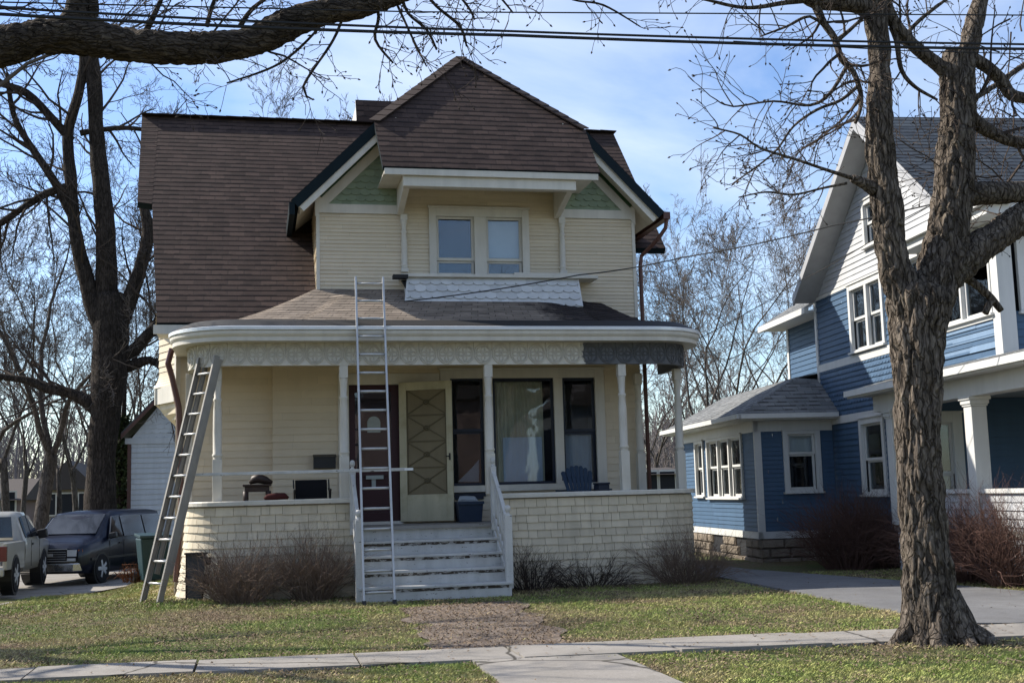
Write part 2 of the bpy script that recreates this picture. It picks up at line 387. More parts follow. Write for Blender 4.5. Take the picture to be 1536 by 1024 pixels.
# concrete
t = NT('concrete'); v = t.tex(); n = t.noise(v, 1.2, 6, .65); n2 = t.noise(v, 90, 3); n3 = t.noise(v, 6, 5, .7)
c = t.ramp(n, [(.3, (.20, .185, .165)), (.7, (.285, .265, .24))]); c = t.mix(1.0, c, t.ramp(n2, [(.3, .8), (.7, 1.12)]), 'MULTIPLY')
c = t.mix(t.math('MULTIPLY', t.ramp(n3, [(.55, 0.0), (.75, 1.0)]), .5), c, (.16, .145, .12))
vo = t.n('ShaderNodeTexVoronoi', feature='DISTANCE_TO_EDGE'); vo.inputs['Scale'].default_value = .42
vd = t.n('ShaderNodeMixRGB'); vd.inputs[0].default_value = .12; t.l(v, vd.inputs[1]); nv_ = t.n('ShaderNodeTexNoise'); nv_.inputs['Scale'].default_value = 3; t.l(v, nv_.inputs['Vector']); t.l(nv_.outputs['Color'], vd.inputs[2]); t.l(vd.outputs[0], vo.inputs['Vector'])
c = t.mix(t.ramp(vo.outputs['Distance'], [(.003, 1.0), (.008, 0.0)]), c, (.05, .045, .038))
t.bsdf(c, .9, t.bump(t.math('ADD', n2, n3), .35, .006), .2); MATS['concrete'] = t.m
t = NT('asphalt'); v = t.tex(); n = t.noise(v, .8, 6, .6); n2 = t.noise(v, 120, 3)
c = t.ramp(n, [(.3, (.115, .115, .12)), (.7, (.17, .17, .172))]); c = t.mix(1.0, c, t.ramp(n2, [(.3, .7), (.7, 1.25)]), 'MULTIPLY')
c = t.mix(t.math('MULTIPLY', t.ramp(t.noise(v, 3.5, 6, .75), [(.5, 0.0), (.7, 1.0)]), .5), c, (.09, .085, .078)); t.bsdf(c, .9, t.bump(n2, .4, .006), .2); MATS['asphalt'] = t.m
def lawn_colour(t):
    v = t.tex(); n = t.noise(v, .55, 5, .65); n2 = t.noise(v, 3.5, 5, .7); f = t.math('ADD', t.math('MULTIPLY', n, .75), t.math('MULTIPLY', n2, .35))
    return v, f
t = NT('soil'); v, f = lawn_colour(t); n3 = t.noise(v, 28, 5, .7)
c = t.ramp(f, [(.40, (.105, .078, .052)), (.50, (.11, .095, .05)), (.62, (.08, .095, .035))]); c = t.mix(1.0, c, t.ramp(n3, [(.3, .5), (.7, 1.5)]), 'MULTIPLY')
t.bsdf(c, .95, t.bump(n3, .8, .03), .1); MATS['soil'] = t.m
t = NT('grass_blade'); v, f = lawn_colour(t)
c = t.ramp(f, [(.42, (.40, .31, .19)), (.51, (.38, .335, .15)), (.58, (.29, .31, .095)), (.70, (.18, .255, .06))]); c = t.tone(t.mix(1.0, c, t.ramp(t.noise(v, 9, 4, .7), [(.3, .72), (.7, 1.2)]), 'MULTIPLY'), .8)
p = t.bsdf(c, .7, None, .2); MATS['grass_blade'] = t.m
t = NT('dry_leaf'); c = t.tone((.19, .14, .095), .7); t.bsdf(c, .85, None, .15); MATS['dry_leaf'] = t.m

# ------------------------------------------------------------------ ground
def sstep(a, b, x):
    t = min(1, max(0, (x-a)/(b-a))); return t*t*(3-2*t)
def ground_z(x, y):
    z = -.55*sstep(18.2, 23.0, y)*sstep(-.9, -3.6, x)
    z -= .15*sstep(27, 31.5, y)*sstep(-.9, -3.6, x)
    z += .07*math.exp(-((x+1.5)**2+(y-17.3)**2)/1.6)
    return z
def gz(x, y):
    return ground_z(x, y) + .018*mnoise.noise(Vector((x*.8, y*.8, 0)))*(1 if y > 11.2 or y < 9.4 else .3)
xs = sorted(set([-400, -200, -100, -60, -45, -35, -28, -22] + [x*.4-18 for x in range(0, 91)] + [20, 23, 27, 32, 40, 55, 80, 140, 250, 400]))
ys = sorted(set([-60, -30, -15, -6, 0, 3, 5] + [6+y*.4 for y in range(0, 61)] + [31, 33, 36, 40, 46, 55, 70, 100, 160, 280, 500]))
mb = MB(); vs = [(x, y, gz(x, y)) for y in ys for x in xs]; nx_ = len(xs)
mb.add(vs, [(j*nx_+i, j*nx_+i+1, (j+1)*nx_+i+1, (j+1)*nx_+i) for j in range(len(ys)-1) for i in range(nx_-1)])
tag(mb.build('lawn_ground', MATS['soil'], smooth=True), kind='structure')
def slab(name, pts, z, mat, th=.12):
    m = MB(); m.prism([(p[0], p[1], z-th) for p in pts], (0, 0, th)); return tag(m.build(name, mat), kind='structure')
# public sidewalk (slightly turned against the house) in slabs, front walk, driveways
SWF = (AZ(500, 985), AZ(1012, 962)); SWN = (AZ(500, 1003), AZ(1024, 980))
def line_y(l, x): a, b = l; return a.y+(b.y-a.y)*(x-a.x)/(b.x-a.x)
mb = MB(); x = -14.0
while x < 16:
    g = .022; x2 = x+1.35; dz = rnd.uniform(-.008, .008)
    mb.prism([(x+g, line_y(SWN, x+g), -.08+dz), (x2, line_y(SWN, x2), -.08+dz), (x2, line_y(SWF, x2), -.08+dz), (x+g, line_y(SWF, x+g), -.08+dz)], (0, 0, .115)); x = x2
tag(mb.build('sidewalk', MATS['concrete']), kind='structure')
a, b = AZ(713, 997.5), AZ(933, 988); c, d = AZ(1010, 1022), AZ(747, 1024)
ext = lambda p, q, s: p+(q-p)*s
slab('front_walk', [ext(a, d, 3), ext(b, c, 3), Vector((b.x, line_y(SWN, b.x)-.015, 0)), Vector((a.x, line_y(SWN, a.x)-.015, 0))], .028, MATS['concrete'])
DRV = [AZ(1096, 866), AZ(1340, 918), AZ(1452, 938)]
DRVF = [AZ(1128, 856), AZ(1340, 872), AZ(1536, 889)]
poly = [Vector((5.4, 34, 0)), DRV[0]+Vector((-.2, .6, 0)), DRV[1], DRV[2], Vector((DRV[2].x+.35, line_y(SWF, DRV[2].x)+.02, 0)), Vector((11.5, line_y(SWF, 11.5)+.02, 0)), DRVF[2]+Vector((1.2, -1.2, 0)), DRVF[2], DRVF[1], DRVF[0], Vector((7.4, 34, 0))]
slab('driveway', poly, .03, MATS['asphalt'])
SDR = [AZ(-60, 912, -.42), AZ(0, 901, -.45), AZ(60, 887, -.5), AZ(130, 879, -.5), AZ(200, 874, -.5)]
SDR = [(p.x, p.y) for p in SDR]; SDRP = SDR+[(SDR[-1][0]+.6, 40), (-16, 40), (-16, SDR[0][1]-3)]
mb = MB(); cs = [(-16, SDR[0][1]-3)]+SDR; vs = []
for x, y in cs: vs += [(x, y, gz(x, y)+.02), (x-.3, 32.3, -.66), (x-.5, 44, -.66)]
mb.add(vs, [f for i in range(len(cs)-1) for f in ((3*i, 3*i+3, 3*i+4, 3*i+1), (3*i+1, 3*i+4, 3*i+5, 3*i+2))])
tag(mb.build('side_driveway', MATS['concrete'], smooth=True), kind='structure')
# ------------------------------------------------------------------ the cream house
YG = 19.3
HS = empty('wooden_house', (2.7, YG, 0), 'cream wooden house with brown shingled roof, round cornered porch and green gable scales', 'house')
FG = Fr((0, YG, 0), (1, 0, 0), (0, 0, 1), (0, -1, 0))
M = MATS
def gf(px, py, Y=YG): p = AY(px, py, Y); return p.x, p.z
XL, XR = .98, 6.37
# window maker: casing > sash, pane, blind
def window(fr, u0, u1, v0, v1, cas=.1, head=.12, sill=.06, panes=None, meet=None, sashw=.045, root=HS, trim='trim_white', sashm='trim_white', glass='glass', back=None, depth=.1, split_cas=None, name='window', backm='interior_dark', label=None):
    """panes: list of (u0,u1) glazed openings; meet: v of meeting rail"""
    panes = panes or [(u0, u1)]
    m = MB()
    m.fbox(fr, u0-cas, u0, v0-sill, v1+head, -.02, .045); m.fbox(fr, u1, u1+cas, v0-sill, v1+head, -.02, .045)
    m.fbox(fr, u0, u1, v1, v1+head, -.02, .043); m.fbox(fr, u0-cas-.03, u1+cas+.03, v0-sill-.035, v0-sill, -.02, .085)
    m.fbox(fr, u0, u1, v0-sill, v0, -.02, .04); m.fbox(fr, u0-cas-.02, u1+cas+.02, v1+head, v1+head+.03, -.02, .065)
    for (a, b), (c, d) in zip(panes, panes[1:]): m.fbox(fr, b, c, v0, v1, -.02, .041)
    m.fbox(fr, u0-.02, u1+.02, v0-.02, v1+.02, -.35-depth, -.34-depth, mi=1)
    m.fbox(fr, u0-.03, u0-.001, v0, v1, -.34-depth, -.021, mi=1); m.fbox(fr, u1+.001, u1+.03, v0, v1, -.34-depth, -.021, mi=1)
    w = m.build(name, [M[trim], M[backm]], root, bevel=.004)
    if label: tag(w, label)
    for (a, b) in panes:
        s = MB(); g = MB()
        segs = [(v0, v1)] if meet is None else [(v0, meet), (meet, v1)]
        for i, (p, q) in enumerate(segs):
            n0 = -.055 if (i == 0 and meet is not None) else -.02
            s.fbox(fr, a, a+sashw, p, q, n0-.03, n0); s.fbox(fr, b-sashw, b, p, q, n0-.03, n0)
            s.fbox(fr, a+sashw, b-sashw, p, p+sashw, n0-.03, n0); s.fbox(fr, a+sashw, b-sashw, q-sashw*.8, q, n0-.03, n0)
            g.fbox(fr, a+sashw-.004, b-sashw+.004, p+sashw-.004, q-sashw*.8+.004, n0-.02, n0-.014)
        s.build('sash', M[sashm], w); g.build('pane', M[glass], w)
        if back:
            k = MB(); kind, mat_, v_lo, v_hi = back
            n = 40; P = []
            for i in range(n+1):
                u = a+(b-a)*i/n; P.append((u, -.14-.018*math.sin(i*1.9)-.012*math.sin(i*.83) if kind == 'curtain' else -.14))
            A = [fr.p(u, v_lo, o) for u, o in P]+[fr.p(u, v_hi, o) for u, o in P]
            k.add(A, [(i, i+1, n+2+i, n+1+i) for i in range(n)]); k.build(kind, M[mat_], w, smooth=True)
    return w
# --- upper gable wall
zs = gf(560, 319)[1]
w_u = (gf(655, 328)[0], gf(784, 328)[0]); wz0, wz1 = gf(720, 413)[1], gf(720, 326)[1]
p1 = (gf(655, 400)[0], gf(712, 400)[0]); p2 = (gf(730, 400)[0], gf(784, 400)[0])
mb = MB(); lap(mb, FG, [(XL, 4.3), (XR, 4.3), (XR, 6.02), (XL, 6.02)], .0625, .012, [(p1[0]-.02, p2[1]+.02, wz0-.02, 6.1)], tonevar=.03)
lap(mb, FG, [(2.3, 6.02), (5.2, 6.02), (5.2, 6.6), (2.3, 6.6)], .0625, .012, [(p1[0]-.02, p2[1]+.02, wz0-.02, wz1+.02)], tonevar=.03)
mb.build('gable_wall', M['cream_siding'], HS)
mb = MB(); mb.add([FG.p(*p, -.004) for p in [(XL, 6.02), (XR, 6.02), (XR, 6.2), (5.2, 7.4), (2.1, 7.4), (XL, 6.25)]], [(0, 1, 2, 3, 4, 5)], tone=-.4)
PL_ = [(XL+.1, 6.1), (2.36, 6.1), (2.36, 7.3), (2.2, 7.3)]
PR_ = [(5.03, 6.1), (XR-.1, 6.1), (5.2, 7.2), (5.03, 7.2)]
for P in (PL_, PR_): scales(mb, FG, P, .155, .105, .026)
mb.build('gable_scales', M['sage_green'], HS)
mb = MB()
mb.fbox(FG, XL-.02, 2.345, 6.0, 6.15, -.01, .035); mb.fbox(FG, XL-.005, XL+.05, 4.3, 6.0, -.01, .022); mb.build('gable_trim', M['trim_white'], HS)
mb = MB(); mb.fbox(FG, 5.055, XR+.02, 6.0, 6.15, -.01, .035); mb.fbox(FG, XR-.05, XR+.005, 4.3, 6.0, -.01, .022); mb.build('gable_trim', M['trim_white'], HS)
def rake_pts(x): return 6.106+(x-.571)-.30
def rr_pts(x): return 6.05+(6.79-x)*1.03-.30
for fn, xa, xb in ((rake_pts, XL-.02, 2.15), (rr_pts, XR+.02, 5.1)):
    za, zb = fn(xa), fn(xb); q = [FG.p(xa, za-.26, .0), FG.p(xa, za+.10, .0), FG.p(xb, zb+.10, .0), FG.p(xb, zb-.26, 0)]
    mb = MB(); mb.prism(q, (0, -.033, 0)); mb.build('rake_board', M['trim_white'], HS)
window(FG, p1[0], p2[1], wz0, wz1, cas=.12, head=.14, sill=.02, panes=[p1, p2], meet=gf(720, 391)[1], glass='glass_sky', back=('blind', 'interior_dark', wz0, wz1))
mb = MB()
for i in range(1, 2):
    a, b = p2; P = [(a+.02, -.12), (a+.2, -.12), (b-.02, -.12)]
    mb.add([FG.p(u, wz0+.32, n) for u, n in P]+[FG.p(u, wz1-.03, n) for u, n in P], [(0, 1, 4, 3), (1, 2, 5, 4)])
mb.build('window_blind', M['blind_cream'], HS)
# side walls of the gable block (left one sees the sun)
FL = Fr((XL, YG, 0), (0, -1, 0), (0, 0, 1), (-1, 0, 0))
mb = MB(); lap(mb, FL, [(-4, 4.3), (0, 4.3), (0, 6.2), (-4, 6.2)], .0625, .012, tonevar=.03); mb.build('side_wall', M['cream_siding'], HS); mb = MB()
FR_ = Fr((XR, YG, 0), (0, 1, 0), (0, 0, 1), (1, 0, 0)); lap(mb, FR_, [(0, 0), (4.5, 0), (4.5, 6.2), (0, 6.2)], .0625, .012, tonevar=.03)
mb.build('side_wall', M['cream_siding'], HS)
# --- gable roof with clipped hood
hs = 1.2
HA = Vector((3.60, 20.30, 9.11)); HL, HR = Vector((1.90, 18.9, 7.43)), Vector((5.453, 18.9, 7.43)); EL_, ER_ = Vector((1.945, 18.11, 6.48)), Vector((5.445, 18.11, 6.48))
RL, RR = Vector((.571, 18.9, 6.106)), Vector((6.79, 18.9, 6.05)); BK = 24.0
def roof_plane(name, poly3, along, course=.14, d=.005, mat='roof_brown', th=.14, root=HS, edge='dark_teal', under='trim_white', parent_trim=True):
    """lapped shingle courses on a convex plane plus the deck slab beneath"""
    P = [Vector(p) for p in poly3]; U = Vector(along).normalized()
    n = None
    for i in range(1, len(P)-1):
        c = (P[i]-P[0]).cross(P[i+1]-P[0])
        if c.length > 1e-6: n = c.normalized(); break
    if n.z < 0: n = -n
    U = (U-n*U.dot(n)).normalized(); V = n.cross(U)
    if V.z < 0: V = -V
    fr = Fr(P[0], U, V, n); q = [fr.inv(p) for p in P]
    m = MB(); vm = min(v for u, v in q); lap(m, fr, q, course, d, v_off=vm)
    r = m.build(name, M[mat], root)
    m = MB(); k = len(P); T = [p-n*.004 for p in P]; B = [p-n*th for p in P]
    m.add(T+B, [tuple(range(k))]+[(i, (i+1) % k, k+(i+1) % k, k+i) for i in range(k)], None, 0, 0); m.add(B, [tuple(range(k))[::-1]], None, 0, 1)
    m.build('roof_edge', [M[edge], M[under]], r)
    return r, fr
roof_plane('hood_roof', [EL_, ER_, HR, HA, HL], (1, 0, 0), under='trim_white', th=.07, edge='dark_teal')
roof_plane('gable_roof', [RL, Vector((.571, BK, 6.106)), Vector((HA.x, BK, HA.z)), HA, HL], (0, 1, 0), th=.16)
roof_plane('gable_roof', [RR, HR, HA, Vector((HA.x, BK, HA.z)), Vector((6.79, BK, 6.05))], (0, 1, 0), th=.16)
# hip caps
mb = MB()
for a, b in ((HL, HA), (HR, HA)):
    n = 13
    for i in range(n):
        p, q = a.lerp(b, i/n), a.lerp(b, (i+1.15)/n); up = Vector((0, -.35, .9))
        mb.bar(p+up*(.030), q+up*.018, .22, .018, up, tone=rnd.uniform(-.2, .2))
mb.build('hip_cap', M['roof_brown'], HS)
# soffits, barge boards, hood fascia, beam and brackets
for a, b, s in ((RL, HL, 1), (RR, HR, -1)):
    mb = MB()
    d = (b-a).normalized(); nrm = Vector((-d.z, 0, d.x))*(1 if s > 0 else -1)
    if nrm.z < 0: nrm = -nrm
    q = [a-nrm*.165, b+d*.35-nrm*.165, b+d*.35-nrm*.20, a-nrm*.20]
    mb.prism([p+Vector((0, .10, 0)) for p in q], (0, .31, 0))
    q = [a-nrm*.162+d*.02, b+d*.05-nrm*.162, b+d*.05-nrm*.255, a-nrm*.255+d*.02]; mb.prism([p+Vector((0, .02, 0)) for p in q], (0, .05, 0))
    mb.build('soffit', M['trim_white'], HS)
for a, b, s in ((RL, HL, 1), (RR, HR, -1)):
    mb = MB()
    d = (b-a).normalized(); nrm = Vector((-d.z, 0, d.x)); nrm = nrm if nrm.z > 0 else -nrm
    q = [a-nrm*.19+d*.45, b+d*.3-nrm*.19, b+d*.3-nrm*.245, a-nrm*.245+d*.45]; mb.prism([p+Vector((0, .33, 0)) for p in q], (0, .045, 0))
    mb.build('green_moulding', M['dark_green'], HS)
mb = MB()
mb.bar(RL+Vector((.01, .01, -.13)), Vector((.58, 22.3, 5.98)), .09, .20); mb.build('gutter', M['dark_teal'], HS)
mb = MB(); mb.bar(RR+Vector((.05, .02, -.05)), Vector((6.84, 21.2, 6.0)), .12, .12); mb.build('gutter', M['brown_metal'], HS)
mb = MB()
mb.box(1.97, 5.42, 18.13, 18.16, 6.36, 6.465); mb.box(1.98, 5.41, 18.16, 19.28, 6.43, 6.455)
mb.build('hood_fascia', M['trim_white'], HS, bevel=.006)
mb = MB(); mb.box(2.27, 5.06, 18.19, 18.33, 6.20, 6.425); mb.build('beam', M['trim_white'], HS, bevel=.006)
for xx in (2.29, 4.95):
    mb = MB(); mb.prism([(xx, 18.33, 6.42), (xx, 18.33, 6.22), (xx, 19.27, 5.98), (xx, 19.27, 6.42)], (.10, 0, 0)); mb.build('bracket', M['trim_white'], HS, bevel=.005)
def turned(parent, name, x, y, z0, z1, base_h, cap_h, r, sq, mat='trim_white', n=20):
    mb = MB(); s = sq/2
    mb.box(x-s, x+s, y-s, y+s, z0, z0+base_h);     a, b = z0+base_h, z1-cap_h*.55
    prof = [(s*.98, a), (s*.9, a+.012), (r*1.02, a+.035), (r*1.22, a+.05), (r*1.22, a+.065), (r, a+.085), (r*1.04, a+(b-a)*.35), (r*.98, a+(b-a)*.6), (r*.80, b-cap_h*.75-.06), (r*.98, b-cap_h*.75-.04), (r*.98, b-cap_h*.75-.015), (r*.75, b-cap_h*.75), (r*.86, b-cap_h*.35), (s*.9, b-.02), (s*.92, b)]
    o = mb.build(name, M[mat], parent, bevel=.006)
    m2 = MB(); m2.lathe([(q, h) for q, h in prof], (x, y, 0), n); o2 = m2.build('shaft', M[mat], o, smooth=True)
    m2 = MB(); m2.box(x-s*.92, x+s*.92, y-s*.92, y+s*.92, z1-cap_h*.55, z1); m2.build('cap_block', M[mat], o, bevel=.006)
    return o
for xx in (2.40, 5.08): turned(HS, 'pilaster', xx, YG-.03, gf(602, 409)[1], 6.0, .06, .2, .05, .12)
# --- main roof
ms = 1.05
def mr(px, py):
    d = ray(px, py); Y = (ms*18.9-4.15+H)/(ms-d.z/d.y); return CAM+d*(Y/d.y)
q = [mr(235, 484), Vector((7.3, 18.9, 4.15)), mr(918, 196), mr(213, 174)]
ridge = mr(213, 174); er = Vector((q[2].x, 20.42, 4.15+ms*1.52)); YR = ridge.y; ZR = ridge.z
e0 = mr(235, 484); e1 = mr(228, 306); e2 = mr(206, 303)
roof_plane('main_roof', [e0, Vector((XL+.6, e0.y, e0.z)), Vector((XL+.6, YR, ZR)), Vector((e1.x-.06, YR, ZR)), e1], (1, 0, 0), th=.12)
roof_plane('main_roof', [e2, e1+Vector((-.002, 0, 0)), Vector((e1.x-.062, YR, ZR)), ridge], (1, 0, 0), th=.12)
roof_plane('main_roof', [er, Vector((er.x, YR, ZR)), Vector((XL+.602, YR, ZR)), Vector((XL+.602, er.y, er.z))], (1, 0, 0), th=.12)
mb = MB(); mb.add([(-2.0, YR, ZR-.01), (7.3, YR, ZR-.01), (7.3, YR+1.0, 5.8), (-1.6, YR+1.0, 5.8)], [(0, 1, 2, 3)]); mb.build('back_roof', M['roof_brown'], HS)  # unseen back slope, cut short so sunlight reaches the blue house's sunroom
mb = MB(); n = 30
for i in range(n):
    a = Vector((ridge.x+(er.x-ridge.x)*i/n, YR, ZR+.02)); b = Vector((ridge.x+(er.x-ridge.x)*(i+1.1)/n, YR, ZR+.012)); mb.bar(a, b, .26, .02, tone=rnd.uniform(-.2, .2))
mb.build('ridge_cap', M['roof_brown'], HS)
# dormer block behind the ridge
a = AY(533, 150, YR+.5); b = AY(640, 155, YR+.5)
roof_plane('dormer_roof', [Vector((a.x, YR+.1, ZR-.25)), Vector((b.x, YR+.1, ZR-.25)), Vector((b.x, YR+.5, a.z)), Vector((a.x, YR+.5, a.z))], (1, 0, 0), th=.06, edge='trim_white')
mb = MB(); mb.box(a.x+.02, b.x, YR+.56, YR+1.6, ZR-.9, a.z-.08); mb.build('dormer_wall', M['trim_white'], HS)
# left gable end under the rake, and the wing walls
mb = MB(); X0 = -1.19
FWL = Fr((X0, YG, 0), (0, -1, 0), (0, 0, 1), (-1, 0, 0)); lap(mb, FWL, [(-4.4, 0), (0, 0), (0, 4.1), (-4.4, 4.1)], .11, .012, tonevar=.03); mb.build('side_wall', M['cream_siding'], HS); mb = MB()
FWG = Fr((e1.x+.22, YG, 0), (0, -1, 0), (0, 0, 1), (-1, 0, 0)); lap(mb, FWG, [(-5, 4.1), (-.05, 4.1), (-(YR-YG), ZR-.3), (-4.6, ZR-.8)], .0625, .012, tonevar=.03)
mb.build('side_wall', M['cream_siding'], HS)
YW = 19.42
FW = Fr((0, YW, 0), (1, 0, 0), (0, 0, 1), (0, -1, 0)); mb = MB()
lap(mb, FW, [(X0, 0), (.28, 0), (.28, 4.2), (X0, 4.2)], .115, .014, tonevar=.03); mb.build('front_wall', M['cream_siding'], HS)
mb = MB(); mb.fbox(FW, X0, .9, 3.95, 4.16, 0, .05); mb.fbox(FW, X0-.02, X0+.05, 0, 3.95, 0, .03); mb.bar((e0.x-.05, e0.y+.02, e0.z-.10), (1.4, e0.y+.02, e0.z-.10), .03, .14); mb.box(e0.x, 1.4, e0.y+.04, YW, e0.z-.17, e0.z-.14)
mb.build('eave_board', M['trim_white'], HS)
# oriel on the left end
zo1, zo0, zf = 4.12, AY(237, 580, 19.7)[2], AY(240, 605, 19.7)[2]
A_, B_ = Vector((X0, YG+.05, 0)), Vector((AY(239, 560, 20.0).x, 20.0, 0)); dU = (B_-A_).normalized(); nO = Vector((dU.y, -dU.x, 0)); nO = nO if nO.x < 0 else -nO
FO = Fr(B_, A_-B_, (0, 0, 1), nO); L = (A_-B_).length
mb = MB(); lap(mb, FO, [(0, zo0+.25), (L, zo0+.25), (L, zo1), (0, zo1)], .115, .012, tonevar=.03)
k = 6
for i in range(k):
    v0, v1 = zo0+.25*i/k, zo0+.25*(i+1)/k; o0, o1 = .07*(1-i/k)**2, .07*(1-(i+1)/k)**2
    mb.add([FO.p(-o0, v0, o0), FO.p(L, v0, o0*.3), FO.p(L, v1, o1*.3), FO.p(-o1, v1, o1)], [(0, 1, 2, 3)])
FO2 = Fr(B_, (0, -1, 0), (0, 0, 1), (-1, 0, 0)); lap(mb, FO2, [(-2.5, zo0), (0, zo0), (0, zo1), (-2.5, zo1)], .115, .012)
o = mb.build('oriel_bay', M['cream_siding'], HS)
mb = MB(); mb.fbox(FO, -.07, L, zf, zo0, -.05, .05); mb.fbox(FO2, -2.5, .05, zf, zo0, -.05, .06); mb.fbox(FO, L-.06, L+.01, zo0, zo1, -.01, .02); mb.build('oriel_trim', M['trim_white'], o)
mb = MB(); z_ = zf-.34
for i in range(4):
    t0_, t1_ = i/4, (i+1)/4
    def ob_at(t): o = .30*t*t; return [FO.p(L, zf-.34*t, -o*.2), FO.p(o*.5, zf-.34*t, -o), FO2.p(-2.5, zf-.34*t, -o)]
    A, B2 = ob_at(t0_), ob_at(t1_); mb.add(A+B2, [(0, 1, 4, 3), (1, 2, 5, 4)])
mb.add(ob_at(1)+[Vector((X0+.2, YG+.3, z_))], [(0, 1, 3), (1, 2, 3)]); mb.build('oriel_base', M['cream_shingle'], o)
# --- ground floor front wall with door and window openings
DX0, DX1 = gf(524, 700)[0], gf(603, 700)[0]; DZ0, DZ1 = gf(560, 782)[1], gf(560, 577)[1]
WX = [gf(676, 650)[0], gf(726, 650)[0], gf(740, 650)[0], gf(832, 650)[0], gf(845, 650)[0], gf(894, 650)[0]]; WZ0, WZ1 = gf(780, 726)[1], gf(780, 567)[1]
mb = MB(); lap(mb, FG, [(.27, .8), (XR, .8), (XR, 4.0), (.27, 4.0)], .115, .014, [(DX0, DX1, .8, DZ1), (WX[0], WX[5], WZ0, WZ1)], tonevar=.03)
mb.add([FG.p(.27, .5, .012), FG.p(.27, 4, .012), (.27, YW, 4), (.27, YW, .5)], [(0, 1, 2, 3)]); mb.build('front_wall', M['cream_siding'], HS)
window(FG, WX[0], WX[5], WZ0, WZ1, cas=.16, head=.14, sill=.07, panes=[(WX[0], WX[1])], meet=gf(700, 647)[1], sashm='navy_paint', glass='glass_dark', name='front_window')
bpy.data.objects['front_window']
wf = bpy.data.objects['front_window']
for i in (1, 3): mb = MB(); mb.fbox(FG, WX[i], WX[i+1], WZ0, WZ1, -.02, .041); mb.build('mullion', M['trim_white'], wf, bevel=.004)
for (a, b, meet, nm) in ((WX[2], WX[3], None, 'c'), (WX[4], WX[5], gf(868, 647)[1], 'r')):
    s = MB(); g = MB(); segs = [(WZ0, WZ1)] if meet is None else [(WZ0, meet), (meet, WZ1)]
    for i, (p, q_) in enumerate(segs):
        n0 = -.055 if (i == 0 and meet is not None) else -.02; sw = .045
        s.fbox(FG, a, a+sw, p, q_, n0-.03, n0); s.fbox(FG, b-sw, b, p, q_, n0-.03, n0); s.fbox(FG, a+sw, b-sw, p, p+sw, n0-.03, n0); s.fbox(FG, a+sw, b-sw, q_-sw, q_, n0-.03, n0)
        g.fbox(FG, a+sw-.004, b-sw+.004, p+sw-.004, q_-sw+.004, n0-.02, n0-.014)
    s.build('sash', M['navy_paint'], wf); g.build('pane', M['glass'] if nm == 'c' else M['glass_dark'], wf)
def drape(u0, u1, v0, v1, n0, amp, mat, name, par, k=70, hem=None):
    m = MB(); A = []; B = []
    for i in range(k+1):
        u = u0+(u1-u0)*i/k; o = n0-amp*(math.sin(i*1.15)+.6*math.sin(i*.47+1)+.3*math.sin(i*2.3))
        A.append(FG.p(u, v0 if hem is None else hem(u), o*1.0)); B.append(FG.p(u, v1, n0+(o-n0)*.5))
    m.add(A+B, [(i, i+1, k+2+i, k+1+i) for i in range(k)]); return m.build(name, M[mat], par, smooth=True)
drape(WX[2]+.05, WX[3]-.16, WZ0+.02, WZ1-.05, -.13, .018, 'curtain_beige', 'curtain', wf)
drape(gf(757, 700)[0], gf(816, 700)[0], WZ0+.02, gf(780, 655)[1], -.095, .008, 'curtain_white', 'curtain', wf, 30)
drape(WX[4]+.05, WX[5]-.05, WZ0+.05, gf(868, 649)[1], -.14, .01, 'curtain_white', 'curtain', wf, 24)
mb = MB(); P = [gf(690, 722), gf(722, 722), gf(722, 688), gf(712, 700)]; mb.prism([FG.p(u, v, -.2) for u, v in P], (0, .02, 0)); mb.build('pillow', M['curtain_white'], wf)
mb = MB(); mb.fbox(FG, WX[0], WX[1], DZ0+.35, WZ0-.11, 0, .03); mb.fbox(FG, WX[0]+.04, WX[1]-.04, WZ0-.22, WZ0-.13, .03, .05); mb.build('apron_panel', M['navy_paint'], wf)
# front door
mb = MB(); mb.fbox(FG, DX0, DX1, DZ0, DZ1, -.10, -.05)
mb.fbox(FG, DX0, DX0+.10, DZ0, DZ1, -.05, -.015); mb.fbox(FG, DX1-.16, DX1, DZ0, DZ1, -.05, -.015); mb.fbox(FG, DX0+.10, DX1-.16, DZ1-.12, DZ1, -.05, -.015)
mb.fbox(FG, DX0+.10, DX1-.16, DZ0, DZ0+.14, -.05, -.015); zm = gf(560, 704)[1]; mb.fbox(FG, DX0+.10, DX1-.16, zm-.10, zm, -.05, -.015)
dr = mb.build('front_door', M['maroon'], HS, bevel=.004)
mb = MB(); mb.fbox(FG, DX0+.10, DX1-.16, zm, DZ1-.12, -.047, -.035); mb.build('door_glass', M['glass_dark'], dr)
a, b = gf(551, 624), gf(571, 648); um = (a[0]+b[0])/2
mb = MB(); R_ = (b[0]-a[0])/2; zc = a[1]-R_
pts = [(um-R_, b[1])]+[(um-R_*math.cos(math.pi*i/10), zc+R_*math.sin(math.pi*i/10)) for i in range(11)]+[(um+R_, b[1])]
mb.prism([FG.p(u, v, -.034) for u, v in pts], (0, -.012, 0)); mb.build('door_notice', M['notice_grey'], dr)
mb = MB(); a, b = gf(549, 713), gf(575, 716); mb.fbox(FG, a[0], b[0], b[1]-.02, a[1], -.015, .03); c = gf(561, 732); mb.fbox(FG, c[0]-.035, c[0]+.03, c[1], b[1]-.02, -.015, .0); mb.build('door_plate', M['notice_grey'], dr)
mb = MB(); cas = .17
mb.fbox(FG, DX0-cas, DX0, DZ0, DZ1+.18, -.02, .04); mb.fbox(FG, DX0, WX[0]-.17, DZ1, DZ1+.18, -.02, .038); mb.fbox(FG, DX1, DX1+.06, DZ0, DZ1, -.02, .03); mb.fbox(FG, DX0, DX1, DZ0-.06, DZ0, -.1, .10)
mb.build('door_casing', M['trim_white'], HS, bevel=.004)
